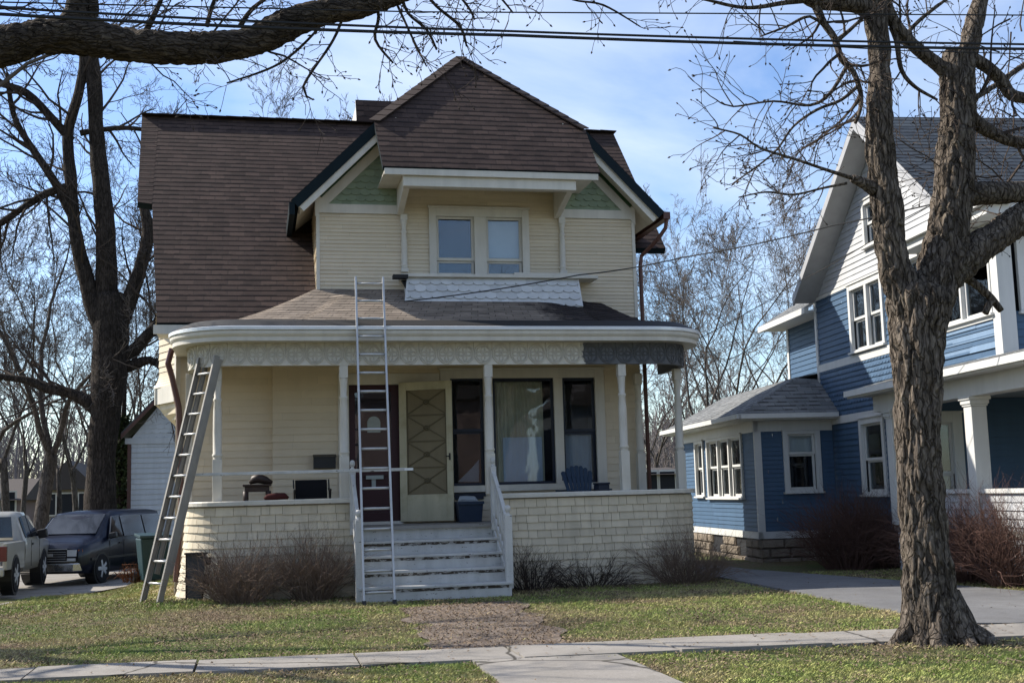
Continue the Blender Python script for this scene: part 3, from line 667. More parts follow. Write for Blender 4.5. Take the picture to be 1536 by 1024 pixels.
# storm door standing a little open
S0, S1 = AY(602, 785, 19.22), AY(682, 779, 18.86); su = Vector((S1.x-S0.x, S1.y-S0.y, 0)); FS = Fr((S0.x, S0.y, 0), su, (0, 0, 1), Vector((su.y, -su.x, 0))); SWd = su.length
z0, z1 = S0.z+.03, AY(600, 574, 19.2).z; st = .115
pz0, pz1 = z0+.42, z1-.13
mb = MB()
mb.fbox(FS, 0, st*1.05, z0, z1, 0, .035); mb.fbox(FS, SWd-st*.85, SWd, z0, z1, 0, .035); mb.fbox(FS, st*1.05, SWd-st*.85, z1-.13, z1, 0, .035); mb.fbox(FS, st*1.05, SWd-st*.85, z0, pz0, 0, .035)
sd = mb.build('storm_door', M['storm_cream'], HS, bevel=.004)
paint('storm_panel', (.20, .165, .10), .7, .15, 3); paint('grille_paint', (.11, .088, .045), .5, .1, 3)
mb = MB(); mb.fbox(FS, st*1.05, SWd-st*.85, pz0, pz1, .006, .014); mb.build('panel', M['storm_panel'], sd)
mb = MB(); ua, ub = st*1.05+.02, SWd-st*.85-.02; um = (ua+ub)/2; nn = 4; hh = (pz1-pz0)/nn
for i in range(nn):
    za, zb = pz0+hh*i+.03, pz0+hh*(i+1)-.01; zc = (za+zb)/2
    for p in ((ua, za), (ub, za), (ua, zb), (ub, zb)): mb.bar(FS.p(p[0], p[1], .024), FS.p(um, zc, .024), .016, .012, FS.N)
    if i: mb.bar(FS.p(ua, pz0+hh*i+.01, .024), FS.p(ub, pz0+hh*i+.01, .024), .02, .012, FS.N)
    ring = [FS.p(um+.045*math.cos(k*math.pi/6), zc+.035*math.sin(k*math.pi/6), .026) for k in range(13)]; mb.tube(ring, .009, 5)
for u in (ua-.012, ub+.012): mb.bar(FS.p(u, pz0, .024), FS.p(u, pz1, .024), .02, .012, FS.N)
mb.build('grille', M['grille_paint'], sd)
mb = MB(); zc = AY(673, 684, 18.9).z; mb.fbox(FS, SWd-.06, SWd-.035, zc-.06, zc+.05, .035, .045); mb.tube([FS.p(SWd-.048, zc, .045), FS.p(SWd-.048, zc, .08), FS.p(SWd-.10, zc, .085)], .009, 6); mb.build('handle', M['black_plastic'], sd)

# --- porch
PX0, PX1, PYC = -.2, 6.0, 18.4
def ppath(Rr, xa=None, xb=None, back=19.35, n=14):
    """outline of the porch at distance Rr from the two corner centres: x, y, normal; cut at xa / xb on the straight"""
    P = []
    if xa is None:
        P += [(PX0-Rr, back, -1, 0)] + [(PX0-Rr*math.cos(a), PYC-Rr*math.sin(a), -math.cos(a), -math.sin(a)) for a in [math.pi/2*i/n for i in range(n+1)]]
    else: P += [(xa, PYC-Rr, 0, -1)]
    if xb is None:
        if xa is not None or True: P += [(PX1+Rr*math.sin(a), PYC-Rr*math.cos(a), math.sin(a), -math.cos(a)) for a in [math.pi/2*i/n for i in range(n+1)]] + [(PX1+Rr, back, 1, 0)]
    else: P += [(xb, PYC-Rr, 0, -1)]
    return P
def dens(P, step):
    out = [P[0]]
    for a, b in zip(P, P[1:]):
        d = math.hypot(b[0]-a[0], b[1]-a[1]); k = max(1, int(d/step))
        for i in range(1, k+1):
            t = i/k; q = [a[j]+(b[j]-a[j])*t for j in range(4)]; l = math.hypot(q[2], q[3]); out.append((q[0], q[1], q[2]/l, q[3]/l))
    return out
SX0, SX1 = 1.40, 3.45
FLZ = .97
mb = MB()
P = ppath(.72); n = len(P); mb.add([(p[0], p[1], FLZ) for p in P]+[(p[0], p[1], FLZ-.06) for p in P], [tuple(range(n))[::-1], tuple(range(n, 2*n))]+[(i, (i+1) % n, n+(i+1) % n, n+i) for i in range(n)])
mb.box(SX0, SX1, PYC-.86, PYC-.70, FLZ-.045, FLZ+.004); mb.build('porch_floor', M['grey_floor'], HS)
for (xa, xb) in ((None, SX0), (SX1, None)):
    P = dens(ppath(.8, xa, xb), .02); S = [0.0]
    for a, b in zip(P, P[1:]): S.append(S[-1]+math.hypot(b[0]-a[0], b[1]-a[1]))
    def at(s):
        import bisect
        i = min(max(bisect.bisect_left(S, s), 1), len(S)-1); a, b = P[i-1], P[i]; t = (s-S[i-1])/max(1e-9, S[i]-S[i-1]); t = min(1, max(0, t))
        return [a[j]+(b[j]-a[j])*t for j in range(4)]
    def flare(x, z): return .13*max(0, 1-z/1.2)**2*sstep(.4, -.5, x)
    mb = MB(); c = .113; k = 0; z = -.05
    while z < 1.30:
        s = -rnd.uniform(0, .2); zt = min(z+c, 1.335)
        while s < S[-1]:
            w = rnd.uniform(.11, .27); a, b = max(s+.003, 0), min(s+w-.003, S[-1]); s += w
            if b-a < .02: continue
            mid = at((a+b)/2)
            if xa is None and mid[0] < -.62 and mid[1] < 18.2 and z < .55 and mid[0] > -.88: continue
            zj = z+rnd.uniform(-.006, .004); kk = max(1, int((b-a)/.09)); tn = rnd.uniform(-.10, .06)
            vsA = []
            for i in range(kk+1):
                q = at(a+(b-a)*i/kk); 
                for (o, zz) in ((.002, zt+.004), (.02, zj), (-.004, zj)):
                    fl = flare(q[0], zz); vsA.append((q[0]+q[2]*(o+fl), q[1]+q[3]*(o+fl), zz))
            fs = [(3*i+j, 3*i+j+1, 3*i+j+4, 3*i+j+3) for i in range(kk) for j in (0, 1)]
            fs += [(0, 2, 1), (3*kk, 3*kk+1, 3*kk+2)]
            mb.add(vsA, fs, None, tn)
        z += c; k += 1
    pw = mb.build('porch_wall', M['cream_shingle'], HS)
    mb = MB(); PP = ppath(.8, xa, xb); mb.sweep(PP, [(-.006, -.1), (-.006, 1.33), (-.10, 1.33), (-.10, -.1)], closed=True, tone=-.6); mb.build('wall_core', M['cream_shingle'], pw)
    mb = MB(); mb.sweep(PP, [(.06, 1.335), (.06, 1.385), (.05, 1.40), (-.14, 1.40), (-.14, 1.335)], closed=True); mb.build('cap_rail', M['trim_white'], pw)
# roof of the porch
EZ, TZ = 3.865, 4.76
eave = dens(ppath(1.02, n=18), .25)
def top_of(p):
    x, y = p[0], p[1]
    if x < PX0 or y > PYC and x < 2: return Vector((XL, YG+.02, TZ))
    if x > PX1 or y > PYC: return Vector((5.72, YG+.02, TZ-.20))
    t = (x-PX0)/(PX1-PX0); return Vector((XL+(5.72-XL)*t, YG+.02, TZ-.20*sstep(.75, 1.0, t)))
mb = MB(); K = 16; vs = []; uv = []; Ls = 0; pr = []
for i, p in enumerate(eave):
    if i: Ls += math.hypot(p[0]-eave[i-1][0], p[1]-eave[i-1][1])
    e = Vector((p[0], p[1], EZ)); tp = top_of(p); ln = (tp-e).length; nn_ = Vector((p[2]*.4, p[3]*.4, .9))
    for k in range(K):
        for (f, d) in ((k/K, .006), ((k+1)/K, .0)):
            q_ = e.lerp(tp, f)+nn_*(d if f > 0 or True else 0); q_.z -= .10*math.sin(math.pi*f)*(1 if p[0] < PX0+.6 or p[0] > PX1-.6 else .35)
            vs.append(q_); uv.append((Ls, f*ln))
kk = 2*K
mb.add(vs, [(i*kk+j, (i+1)*kk+j, (i+1)*kk+j+1, i*kk+j+1) for i in range(len(eave)-1) for j in range(kk-1)], uv)
pr_ = mb.build('porch_roof', M['porch_shingle'], HS)
mb = MB(); mb.sweep(eave, [(-.22, EZ+.125), (-.22, EZ+.135), (.012, EZ+.022), (.012, EZ+.006)], closed=False); mb.build('tar_strip', M['tar_black'], pr_)
mb = MB(); mb.sweep(eave, [(.02, EZ+.012), (.035, EZ+.004), (.033, EZ-.042), (.0, EZ-.045)]); mb.build('drip_edge', M['drip_metal'], pr_)
mb = MB(); mb.sweep(eave, [(-.02, EZ-.03), (.0, EZ-.045), (.015, EZ-.06), (.012, EZ-.10), (-.005, EZ-.125), (-.02, EZ-.14), (-.022, EZ-.20), (-.05, EZ-.205), (-.22, EZ-.205)]); mb.build('fascia', M['trim_white'], HS, smooth=False)
# frieze of carved circles
FZ0, FZ1 = 3.33, EZ-.20
fpath = dens(ppath(.77), .1)
XG = AY(872, 530, PYC-.77).x
for part in ('a', 'b'):
    pass
mb = MB()
for i in range(len(fpath)-1):
    a, b = fpath[i], fpath[i+1]; gi = 1 if (a[0] > XG) else 0
    pr = [(0, FZ0), (0, FZ1), (-.07, FZ1), (-.07, FZ0)]
    vs = [(p[0]+p[2]*o, p[1]+p[3]*o, z) for p in (a, b) for o, z in pr]
    mb.add(vs, [(j, 4+j, 4+(j+1) % 4, (j+1) % 4) for j in range(4)], None, 0, gi)
S = [0.0]
for a, b in zip(fpath, fpath[1:]): S.append(S[-1]+math.hypot(b[0]-a[0], b[1]-a[1]))
def fat(s):
    import bisect
    i = min(max(bisect.bisect_left(S, s), 1), len(S)-1); a, b = fpath[i-1], fpath[i]; t = (s-S[i-1])/max(1e-9, S[i]-S[i-1]); q = [a[j]+(b[j]-a[j])*t for j in range(4)]; return q

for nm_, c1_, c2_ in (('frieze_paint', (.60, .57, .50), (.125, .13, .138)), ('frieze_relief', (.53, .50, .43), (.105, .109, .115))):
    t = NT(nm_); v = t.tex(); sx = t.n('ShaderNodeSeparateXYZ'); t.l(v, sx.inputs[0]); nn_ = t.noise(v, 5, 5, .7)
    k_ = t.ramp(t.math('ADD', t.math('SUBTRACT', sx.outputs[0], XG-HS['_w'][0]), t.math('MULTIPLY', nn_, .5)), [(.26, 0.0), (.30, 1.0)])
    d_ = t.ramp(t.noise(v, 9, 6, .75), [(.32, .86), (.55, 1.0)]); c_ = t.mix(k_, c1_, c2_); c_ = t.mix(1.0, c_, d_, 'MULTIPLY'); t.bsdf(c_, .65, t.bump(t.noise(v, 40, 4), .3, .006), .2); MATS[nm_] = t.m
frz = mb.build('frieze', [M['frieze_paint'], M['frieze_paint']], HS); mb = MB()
zc = (FZ0+FZ1)/2-.005; s = .16
def fp(s, z, o=.006): q = fat(s); return Vector((q[0]+q[2]*o, q[1]+q[3]*o, z))
while s < S[-1]-.1:
    gi = 0; r = .128
    mb.tube([fp(s+r*math.cos(t), zc+r*1.12*math.sin(t)) for t in [2*math.pi*i/18 for i in range(19)]], .012, 5, False, 0, gi)
    mb.tube([fp(s+r*.84*math.cos(t), zc+r*.95*math.sin(t)) for t in [2*math.pi*i/16 for i in range(17)]], .007, 4, False, 0, gi)
    for a0 in (0, 1, 2, 3):
        th = a0*math.pi/2+math.pi/2
        for sg in (-1, 1):
            mb.tube([fp(s+r*.78*f*math.cos(th+sg*.55*math.sin(math.pi*f)), zc+r*.85*f*math.sin(th+sg*.55*math.sin(math.pi*f))) for f in (0.05, .3, .55, .8, 1)], .009, 4, False, 0, gi)
    mb.tube([fp(s+.139, FZ1-.005), fp(s+.139, zc+.05)], .009, 4, False, 0, gi)
    s += .278
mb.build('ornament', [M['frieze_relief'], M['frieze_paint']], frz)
mb = MB(); P = ppath(.95); n = len(P); mb.add([(p[0], p[1], FZ1+.0) for p in P], [tuple(range(n))]); mb.build('porch_ceiling', M['cream_siding'], HS)
# columns on the cap rail
def colat(px, py, Y): return AY(px, py, Y)
cols = [(PX0-.62*math.sin(R(32)), PYC-.62*math.cos(R(32))), (AY(516, 650, PYC-.70).x, PYC-.70), (AY(734, 650, PYC-.70).x, PYC-.70), (AY(935, 650, PYC-.70).x, PYC-.70), (PX1+.70, PYC+.02), (AY(960, 650, 19.1).x, 19.12)]
for cx, cy in cols: turned(HS, 'column', cx, cy, 1.40, FZ0, .60, .34, .062, .135)
mb = MB(); mb.box(-1.02, -.92, 18.72, 18.82, 1.40, FZ0); mb.build('corner_post', M['trim_white'], HS, bevel=.005)
# steps
mb = MB(); rn = .285; nst = 5; rh = FLZ/nst
for i in range(nst):
    zt = FLZ-rh*i; y = PYC-.80-rn*i+.0
    if i: 
        tr = MB(); tr.box(SX0-.03+.0, SX1+.02, y-.03, y+rn+.0, zt-.035, zt); tr.build('tread', M['chipped_white'], HS, bevel=.006)
        tr = MB(); tr.box(SX0+.02, SX1-.03, y-.006, y-.001, zt-.075, zt-.036); tr.build('peeled_strip', M['peeled_edge'], HS)
    mb.box(SX0+.01, SX1-.02, y, y+.03, zt-rh, zt-.036)
mb.box(SX0+.0, SX0+.03, PYC-.80-rn*4+.03, PYC-.8, 0, .18)
for sx in (SX0-.012, SX1-.018):
    mb.prism([(sx, PYC-.80-rn*4, 0), (sx, PYC-.8, 0), (sx, PYC-.8, FLZ-.04), (sx, PYC-.80-rn*1, FLZ-rh-.04), (sx, PYC-.80-rn*2, FLZ-2*rh-.04), (sx, PYC-.80-rn*3, FLZ-3*rh-.04), (sx, PYC-.80-rn*4, FLZ-4*rh-.04)], (.028, 0, 0))
mb.build('steps', M['chipped_white'], HS)
def newel(par, x, y, z0, z1, w=.10):
    m = MB(); h = w/2; m.box(x-h, x+h, y-h, y+h, z0, z1-.14); o = m.build('newel_post', M['chipped_white'], par, bevel=.006)
    m = MB(); m.lathe([(h*.9, z1-.14), (h*.75, z1-.125), (h*.45, z1-.11), (h*.55, z1-.095), (h*.85, z1-.075), (h*.9, z1-.035), (h*.6, z1-.008), (.003, z1)], (x, y, 0), 14); m.build('finial', M['chipped_white'], o, smooth=True)
for sx, px_top, px_low in ((SX0-.02, 531, 546), (SX1+.0, 725, 751)):
    yt, yb = PYC-.86, PYC-.80-rn*4+.10
    rl = MB(); zt, zb = 1.86, 1.12
    rl.bar((sx, yt-.02, zt-.16), (sx, yb+.02, zb-.12), .055, .075); rail = rl.build('railing', M['chipped_white'], HS, bevel=.006)
    m = MB(); m.bar((sx, yt-.02, FLZ+.12), (sx, yb+.02, .40), .045, .07); m.build('bottom_rail', M['chipped_white'], rail)
    newel(rail, sx, yt, FLZ-.1, zt+.08, .085); newel(rail, sx, yb, .10 if sx > 2 else 0.0, zb+.12, .10)
    for i in range(1, 7):
        f = i/7; y = yt+(yb-yt)*f; m = MB(); m.lathe([(.014, FLZ+.14+(.42-FLZ-.14)*f), (.019, FLZ+.35+(.6-FLZ-.35)*f), (.012, FLZ+.5+(.75-FLZ-.5)*f), (.016, zt-.2+(zb-zt+.04)*f)], (sx, y, 0), 7); m.build('baluster', M['chipped_white'], rail, smooth=True)
# balcony skirt of white scales over the porch roof
b0, b1 = AY(608, 459, 18.72), AY(873, 460, 18.72); t0, t1 = AY(612, 416, 18.95), AY(866, 416, 18.95)
fr = Fr(b0, (1, 0, 0), Vector((0, t0.y-b0.y, t0.z-b0.z)), (0, -1, .2)); fr.N = fr.U.cross(fr.V).normalized(); fr.N = fr.N if fr.N.y < 0 else -fr.N
q = [fr.inv(p) for p in (b0, Vector((b1.x, b0.y, b0.z)), Vector((t1.x, t0.y, t0.z)), t0)]
mb = MB(); scales(mb, fr, q, .175, .135, .028); mb.prism([fr.p(u, v, -.004) for u, v in q], (0, .03, .0), tone=-.35)
sk_ = mb.build('balcony_skirt', M['skirt_white'], HS)
mb = MB()
for s_, (a, b) in ((-1, (b0, t0)), (1, (Vector((b1.x, b0.y, b0.z)), Vector((t1.x, t0.y, t0.z))))):
    mb.add([a, b, Vector((b.x, YG, b.z)), Vector((a.x, YG, a.z))], [(0, 1, 2, 3)])
    mb.bar(a, b, .035, .035, fr.N)
mb.build('skirt_side', M['skirt_white'], sk_)
mb = MB(); za = t0.z; mb.box(t0.x-.12, AY(895, 410, 18.95).x, 18.86, YG-.03, za, za+.05); mb.bar((AY(770, 408, 19).x, 18.98, za+.075), (AY(880, 409, 19).x, 18.95, za+.075), .12, .04); mb.build('skirt_cap', M['trim_white'], sk_, bevel=.004)
mb = MB(); mb.box(t0.x-.25, t0.x-.01, 18.84, 18.99, za-.03, za+.03); mb.prism([(t0.x-.10, 18.97, za-.04), (t0.x+.02, 18.97, za-.04), (t0.x-.0, 18.9, za-.24)], (0, .1, 0)); mb.build('rotten_board', M['tar_black'], sk_)
# downspouts
mb = MB(); mb.tube([(6.86, 19.0, 5.95), (6.84, 19.02, 5.80), (6.72, 19.1, 5.62), (XR+.13, YG+.05, 5.38), (XR+.10, YG+.04, 5.2), (XR+.10, YG+.04, .3)], .036, 8); mb.build('downspout', M['brown_metal'], HS)
g0 = AY(256, 535, 18.6)
mb = MB(); mb.tube([(-1.22, 18.62, 3.70), AY(252, 545, 18.6), AY(258, 565, 18.6), AY(268, 610, 18.55), AY(269, 630, 18.55), AY(272, 760, 18.6), AY(264, 872, 18.6)], .045, 8); mb.build('downspout', M['brown_metal'], HS)
mb = MB(); mb.box(X0+.02, XR-.02, YW+.05, 23.8, -.2, .1); mb.box(X0+.02, XR-.02, 23.75, 23.8, .1, 6.0); mb.build('foundation', M['concrete'], HS)
# ------------------------------------------------------------------ the blue house
paint('blue_siding', (.054, .103, .175), .55, .1, 1.2, streak=.10, tone=1.0)
paint('pale_blue', (.16, .24, .35), .55, .1, 1.2, streak=.10, tone=1.0)
paint('white_siding', (.45, .46, .475), .55, .06, 1.2, streak=.08, tone=1.0)
paint('clean_white', (.58, .58, .56), .5, .06, 1.2, streak=.10)
paint('soffit_grey', (.36, .365, .375), .6, .08, 1.2)
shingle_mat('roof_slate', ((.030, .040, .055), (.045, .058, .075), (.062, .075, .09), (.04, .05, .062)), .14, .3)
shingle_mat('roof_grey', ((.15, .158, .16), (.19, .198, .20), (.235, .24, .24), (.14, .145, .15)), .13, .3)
t = NT('stone'); v = t.tex(); n = t.noise(v, 3, 5, .65); n2 = t.noise(v, 22, 4, .7)
c = t.tone(t.ramp(n, [(.3, (.17, .14, .11)), (.7, (.28, .235, .185))]), 1.0); t.bsdf(c, .9, t.bump(n2, .9, .03), .15); MATS['stone'] = t.m
ph = R(5.5); bO = Vector((10.73, 21.03, 0)); bA = Vector((math.cos(ph), -math.sin(ph), 0)); bB = Vector((math.sin(ph), math.cos(ph), 0))
def BW(a, b, z): return bO+bA*a+bB*b+Vector((0, 0, z))
def bl(px, py, a=0.0): p = AP(px, py, bO+bA*a, bA)-bO; return p.dot(bB), p.z
def bf(px, py, b=0.0): p = AP(px, py, bO+bB*b, bB)-bO; return p.dot(bA), p.z
BH = empty('blue_house', BW(2, -2, 0), 'blue house with white gable siding, dark slate roof and a sunroom on its side', 'house')
# frames: left walls look towards -a, u runs from back to front (= -b)
def FLW(a): return Fr(BW(a, 0, 0), -bB, (0, 0, 1), -bA)
def FFW(b): return Fr(BW(0, b, 0), bA, (0, 0, 1), -bB)
f0 = FLW(0)
zb1, zb2, zb3 = 5.01, 3.63, 2.56
mb = MB()
a, b = -bl(1276, 432)[0], -bl(1298, 432)[0]; c, d = -bl(1301, 425)[0], -bl(1321, 420)[0]
lap(mb, f0, [(-.52, zb2+.07), (3.3, zb2+.07), (3.3, zb1), (-.52, zb1)], .105, .014, [(a, d, 3.78, zb1-.14)], tonevar=.03)
lap(mb, f0, [(-.52, .5), (3.0, .5), (3.0, zb3), (-.52, zb3)], .105, .014, [(1.40, 2.25, 1.25, 2.44)], tonevar=.03)
mb.build('side_wall', M['blue_siding'], BH)
mb = MB(); lap(mb, f0, [(-.52, zb3+.10), (6.3, zb3+.10), (6.3, zb2), (-.52, zb2)], .095, .02, tonevar=.03)
scales(mb, f0, [(-.52, zb3+.10), (3.4, zb3+.10), (3.4, zb2-.07), (-.52, zb2-.07)], .13, .095, .03, n=3, tv=.10); mb.build('shingle_band', M['blue_siding'], BH)
mb = MB(); lap(mb, f0, [(3.3, zb2-.60), (6.3, zb2-.60), (6.3, zb2+.02), (3.3, zb2+.02)], .17, .02, tonevar=.02); mb.build('balcony_wall', M['pale_blue'], BH)
bap, zap = -2.91, 7.61
mb = MB(); lap(mb, f0, [(-.52, zb1), (6.2, zb1), (5.9, 5.15), (2.91, zap-.12), (-.52, 5.15)], .105, .014, [(2.1, 2.55, 5.55, 6.25), (3.65, 6.18, 4.9, 4.93)], tonevar=.02); mb.build('gable_wall', M['white_siding'], BH)
mb = MB()
mb.fbox(f0, -.55, -.46, .5, zb1, -.01, .035); mb.fbox(f0, -.46, 3.3, zb2-.07, zb2+.07, -.01, .03); mb.fbox(f0, -.46, 3.0, zb3-.04, zb3+.10, -.01, .03); mb.fbox(f0, -.46, 3.2, zb1-.05, zb1+.01, -.01, .028)
mb.fbox(f0, 6.22, 6.42, zb2-.7, 5.05, -.2, .03); mb.fbox(f0, 3.3, 6.22, zb2+.0, zb2+.09, -.01, .04); mb.fbox(f0, 3.3, 6.22, 4.95, 5.13, -.01, .03); mb.fbox(f0, 2.95, 3.05, .5, zb3, -.01, .03)
mb.build('wall_trim', M['clean_white'], BH)
window(f0, a, d, 3.78, zb1-.14, cas=.09, head=.10, sill=.03, panes=[(a, b), (c, d)], meet=4.32, root=BH, trim='clean_white', sashm='clean_white', back=('blind', 'curtain_white', 3.8, 4.4))
window(f0, 1.40, 2.25, 1.25, 2.44, cas=.10, head=.10, sill=.05, meet=1.80, root=BH, trim='clean_white', sashm='clean_white', back=('curtain', 'blind_cream', 1.3, 2.42))
window(f0, 2.1, 2.55, 5.55, 6.25, cas=.08, head=.08, sill=.04, root=BH, trim='clean_white', sashm='clean_white', meet=5.9)
window(f0, 3.65, 6.18, 3.74, 4.93, cas=.05, head=.02, sill=.02, panes=[(3.65, 4.45), (4.50, 5.32), (5.37, 6.18)], root=BH, trim='clean_white', sashm='clean_white', glass='glass', back=('curtain', 'blind_cream', 3.76, 4.92), name='sunroom_window')
# right of the near corner: front wall of the upper storey and the porch back wall
mb = MB(); ff = FFW(-6.35); lap(mb, ff, [(.1, 2.9), (6, 2.9), (6, 3.72), (.1, 3.72)], .105, .014); lap(mb, ff, [(1.2, 3.7), (6, 3.7), (6, 5.0), (1.2, 5.0)], .105, .014)
fb = FFW(-3.0); lap(mb, fb, [(0, .5), (7, .5), (7, 2.75), (0, 2.75)], .105, .014, [(.25, .86, .75, 2.36)]); mb.build('front_wall', M['blue_siding'], BH)
window(ff, .42, 1.15, 3.76, 4.95, cas=.12, head=.10, sill=.05, root=BH, trim='clean_white', sashm='clean_white', meet=4.35)
window(fb, .25, .86, .75, 2.36, cas=.17, head=.16, sill=.05, root=BH, trim='clean_white', sashm='clean_white', glass='glass', meet=1.52, back=('curtain', 'blind_cream', .8, 1.5), name='porch_window')
# main roof
def rp(name, pts, along, mat='roof_slate', th=.12, edge='soffit_grey'): return roof_plane(name, [BW(*p) for p in pts], along, mat=mat, th=th, edge=edge, root=BH, under='soffit_grey')
rp('main_roof', [(-.45, -6.0, 5.17), (7, -6.0, 5.17), (7, bap, zap), (-.45, bap, zap)], bA)
rp('main_roof', [(-.45, bap, zap), (7, bap, zap), (7, .46, 5.1), (-.45, .46, 5.1)], bA)
mb = MB()
for (ba, za, bb, zb_) in ((.50, 4.99, bap, zap-.12), (-6.05, 5.02, bap, zap-.12)):
    A1, B1 = BW(-.47, ba, za), BW(-.47, bb, zb_); mb.prism([A1+Vector((0, 0, -.10)), A1+Vector((0, 0, .06)), B1+Vector((0, 0, .06)), B1+Vector((0, 0, -.10))], bA*.04)
    mb.prism([A1+bA*.05+Vector((0, 0, -.06)), B1+bA*.05+Vector((0, 0, -.06)), B1+bA*.05+Vector((0, 0, -.03)), A1+bA*.05+Vector((0, 0, -.03))], bA*.40)
mb.build('barge_board', M['soffit_grey'], BH)
mb = MB()
mb.hexa([BW(x, y, z) for z in (4.98, 5.10) for x, y in ((-.38, -6.9), (-.05, -6.9), (-.05, -4.1), (-.38, -4.1))])
mb.hexa([BW(x, y, z) for z in (5.10, 5.16) for x, y in ((-.46, -6.98), (-.05, -6.98), (-.05, -4.1), (-.46, -4.1))])
mb.hexa([BW(x, y, z) for z in (4.99, 5.15) for x, y in ((-.05, -6.9), (6, -6.9), (6, -6.0), (-.05, -6.0))])
mb.build('cornice', M['clean_white'], BH)
# back wing, set back, with its own low eave
f1 = FLW(.32); mb = MB(); lap(mb, f1, [(-3.05, 2.6), (.7, 2.6), (.7, 4.85), (-3.05, 4.85)], .105, .014, tonevar=.03); mb.build('side_wall', M['blue_siding'], BH)
mb = MB(); mb.fbox(f1, -3.1, -3.0, 2.6, 4.75, -.1, .03); mb.hexa([BW(x, y, z) for z in (4.76, 4.80) for x, y in ((-.16, .5), (.34, .5), (.34, 3.4), (-.16, 3.4))]); mb.hexa([BW(x, y, z) for z in (4.74, 4.86) for x, y in ((-.24, .5), (-.16, .5), (-.16, 3.4), (-.24, 3.4))]); mb.build('wall_trim', M['clean_white'], BH)
rp('wing_roof', [(-.22, .53, 4.86), (-.22, 3.4, 4.86), (1.2, 2.6, 5.75), (1.2, .53, 5.75)], bB, mat='roof_grey', th=.05)
# sunroom
sa = -1.53; fs_, fl_ = FFW(0.0), FLW(sa)
mb = MB(); u0, u1 = -bl(1063, 700, sa)[0], -bl(1115, 700, sa)[0]; u2, u3 = -bl(1046, 700, sa)[0], -bl(1056, 700, sa)[0]; a0, a1 = bf(1183, 700, 0)[0], bf(1224, 700, 0)[0]
lap(mb, fs_, [(sa, .55), (-.02, .55), (-.02, 2.5), (sa, 2.5)], .082, .012, [(a0, a1, 1.32, 2.36)], tonevar=.03); lap(mb, fl_, [(-5.4, .55), (0, .55), (0, 2.5), (-5.4, 2.5)], .082, .012, [(u0+.05, u1-.05, 1.22, 2.36), (u2, u3, 1.25, 2.36)], tonevar=.03)
mb.build('sunroom_wall', M['blue_siding'], BH)
mb = MB()
mb.fbox(fs_, sa-.03, sa+.10, .55, 2.42, -.01, .03); mb.fbox(fl_, -.03, .025, .55, 2.42, -.01, .031); mb.fbox(fl_, -5.42, -5.3, .55, 2.42, -.01, .03)
mb.fbox(fs_, sa-.05, -.03, 2.42, 2.64, -.05, .03); mb.fbox(fl_, -5.42, .03, 2.42, 2.62, -.05, .031); mb.fbox(fs_, sa-.05, .0, .43, .56, -.05, .04); mb.fbox(fl_, -5.42, .04, .43, .558, -.05, .041)
mb.hexa([BW(x, y, z) for z in (2.62, 2.65) for x, y in ((-1.93, -.37), (.0, -.37), (.0, 5.6), (-1.93, 5.6))])
mb.build('sunroom_trim', M['clean_white'], BH)
mb = MB(); mb.bar(BW(-1.97, -.42, 2.69), BW(-.05, -.42, 2.69), .08, .085); mb.bar(BW(-1.97, -.46, 2.69), BW(-1.97, 5.6, 2.69), .08, .085); mb.build('gutter', M['clean_white'], BH)
rp('sunroom_roof', [(-1.95, -.4, 2.72), (.02, -.4, 2.72), (.02, .55, 3.43), (-.46, .62, 3.48)], bA, mat='roof_grey', th=.05)
rp('sunroom_roof', [(-1.95, -.4, 2.72), (-.46, .62, 3.48), (.3, 2.2, 3.95), (.3, 5.6, 3.95), (-1.95, 5.6, 2.72)][:2]+[(-.46, 5.6, 3.48), (-1.95, 5.6, 2.72)], bB, mat='roof_grey', th=.05)
mb = MB(); mb.prism([BW(-.46, .62, 3.47), BW(-.46, 5.6, 3.47), BW(.32, 5.6, 3.60), BW(.32, .5, 3.60)], (0, 0, .02)); mb.build('sunroom_ridge', M['roof_grey'], BH)
u0, u1 = -bl(1063, 700, sa)[0], -bl(1115, 700, sa)[0]; w3 = (u1-u0-.08)/3
window(fl_, u0+.05, u1-.05, 1.22, 2.36, cas=.08, head=.06, sill=.03, panes=[(u0+.05+i*(w3+.0), u0+.05+i*(w3)+w3-.07) for i in range(3)], meet=1.80, root=BH, trim='clean_white', sashm='clean_white', back=('curtain', 'blind_cream', 1.24, 2.34), name='sunroom_window')
u0, u1 = -bl(1046, 700, sa)[0], -bl(1056, 700, sa)[0]
window(fl_, u0, u1, 1.25, 2.36, cas=.08, head=.06, sill=.03, meet=1.8, root=BH, trim='clean_white', sashm='clean_white')
a0, a1 = bf(1183, 700, 0)[0], bf(1224, 700, 0)[0]
window(fs_, a0, a1, 1.32, 2.36, cas=.10, head=.06, sill=.04, meet=1.98, root=BH, trim='clean_white', sashm='clean_white', back=('blind', 'blind_cream', 2.0, 2.34), name='sunroom_window')
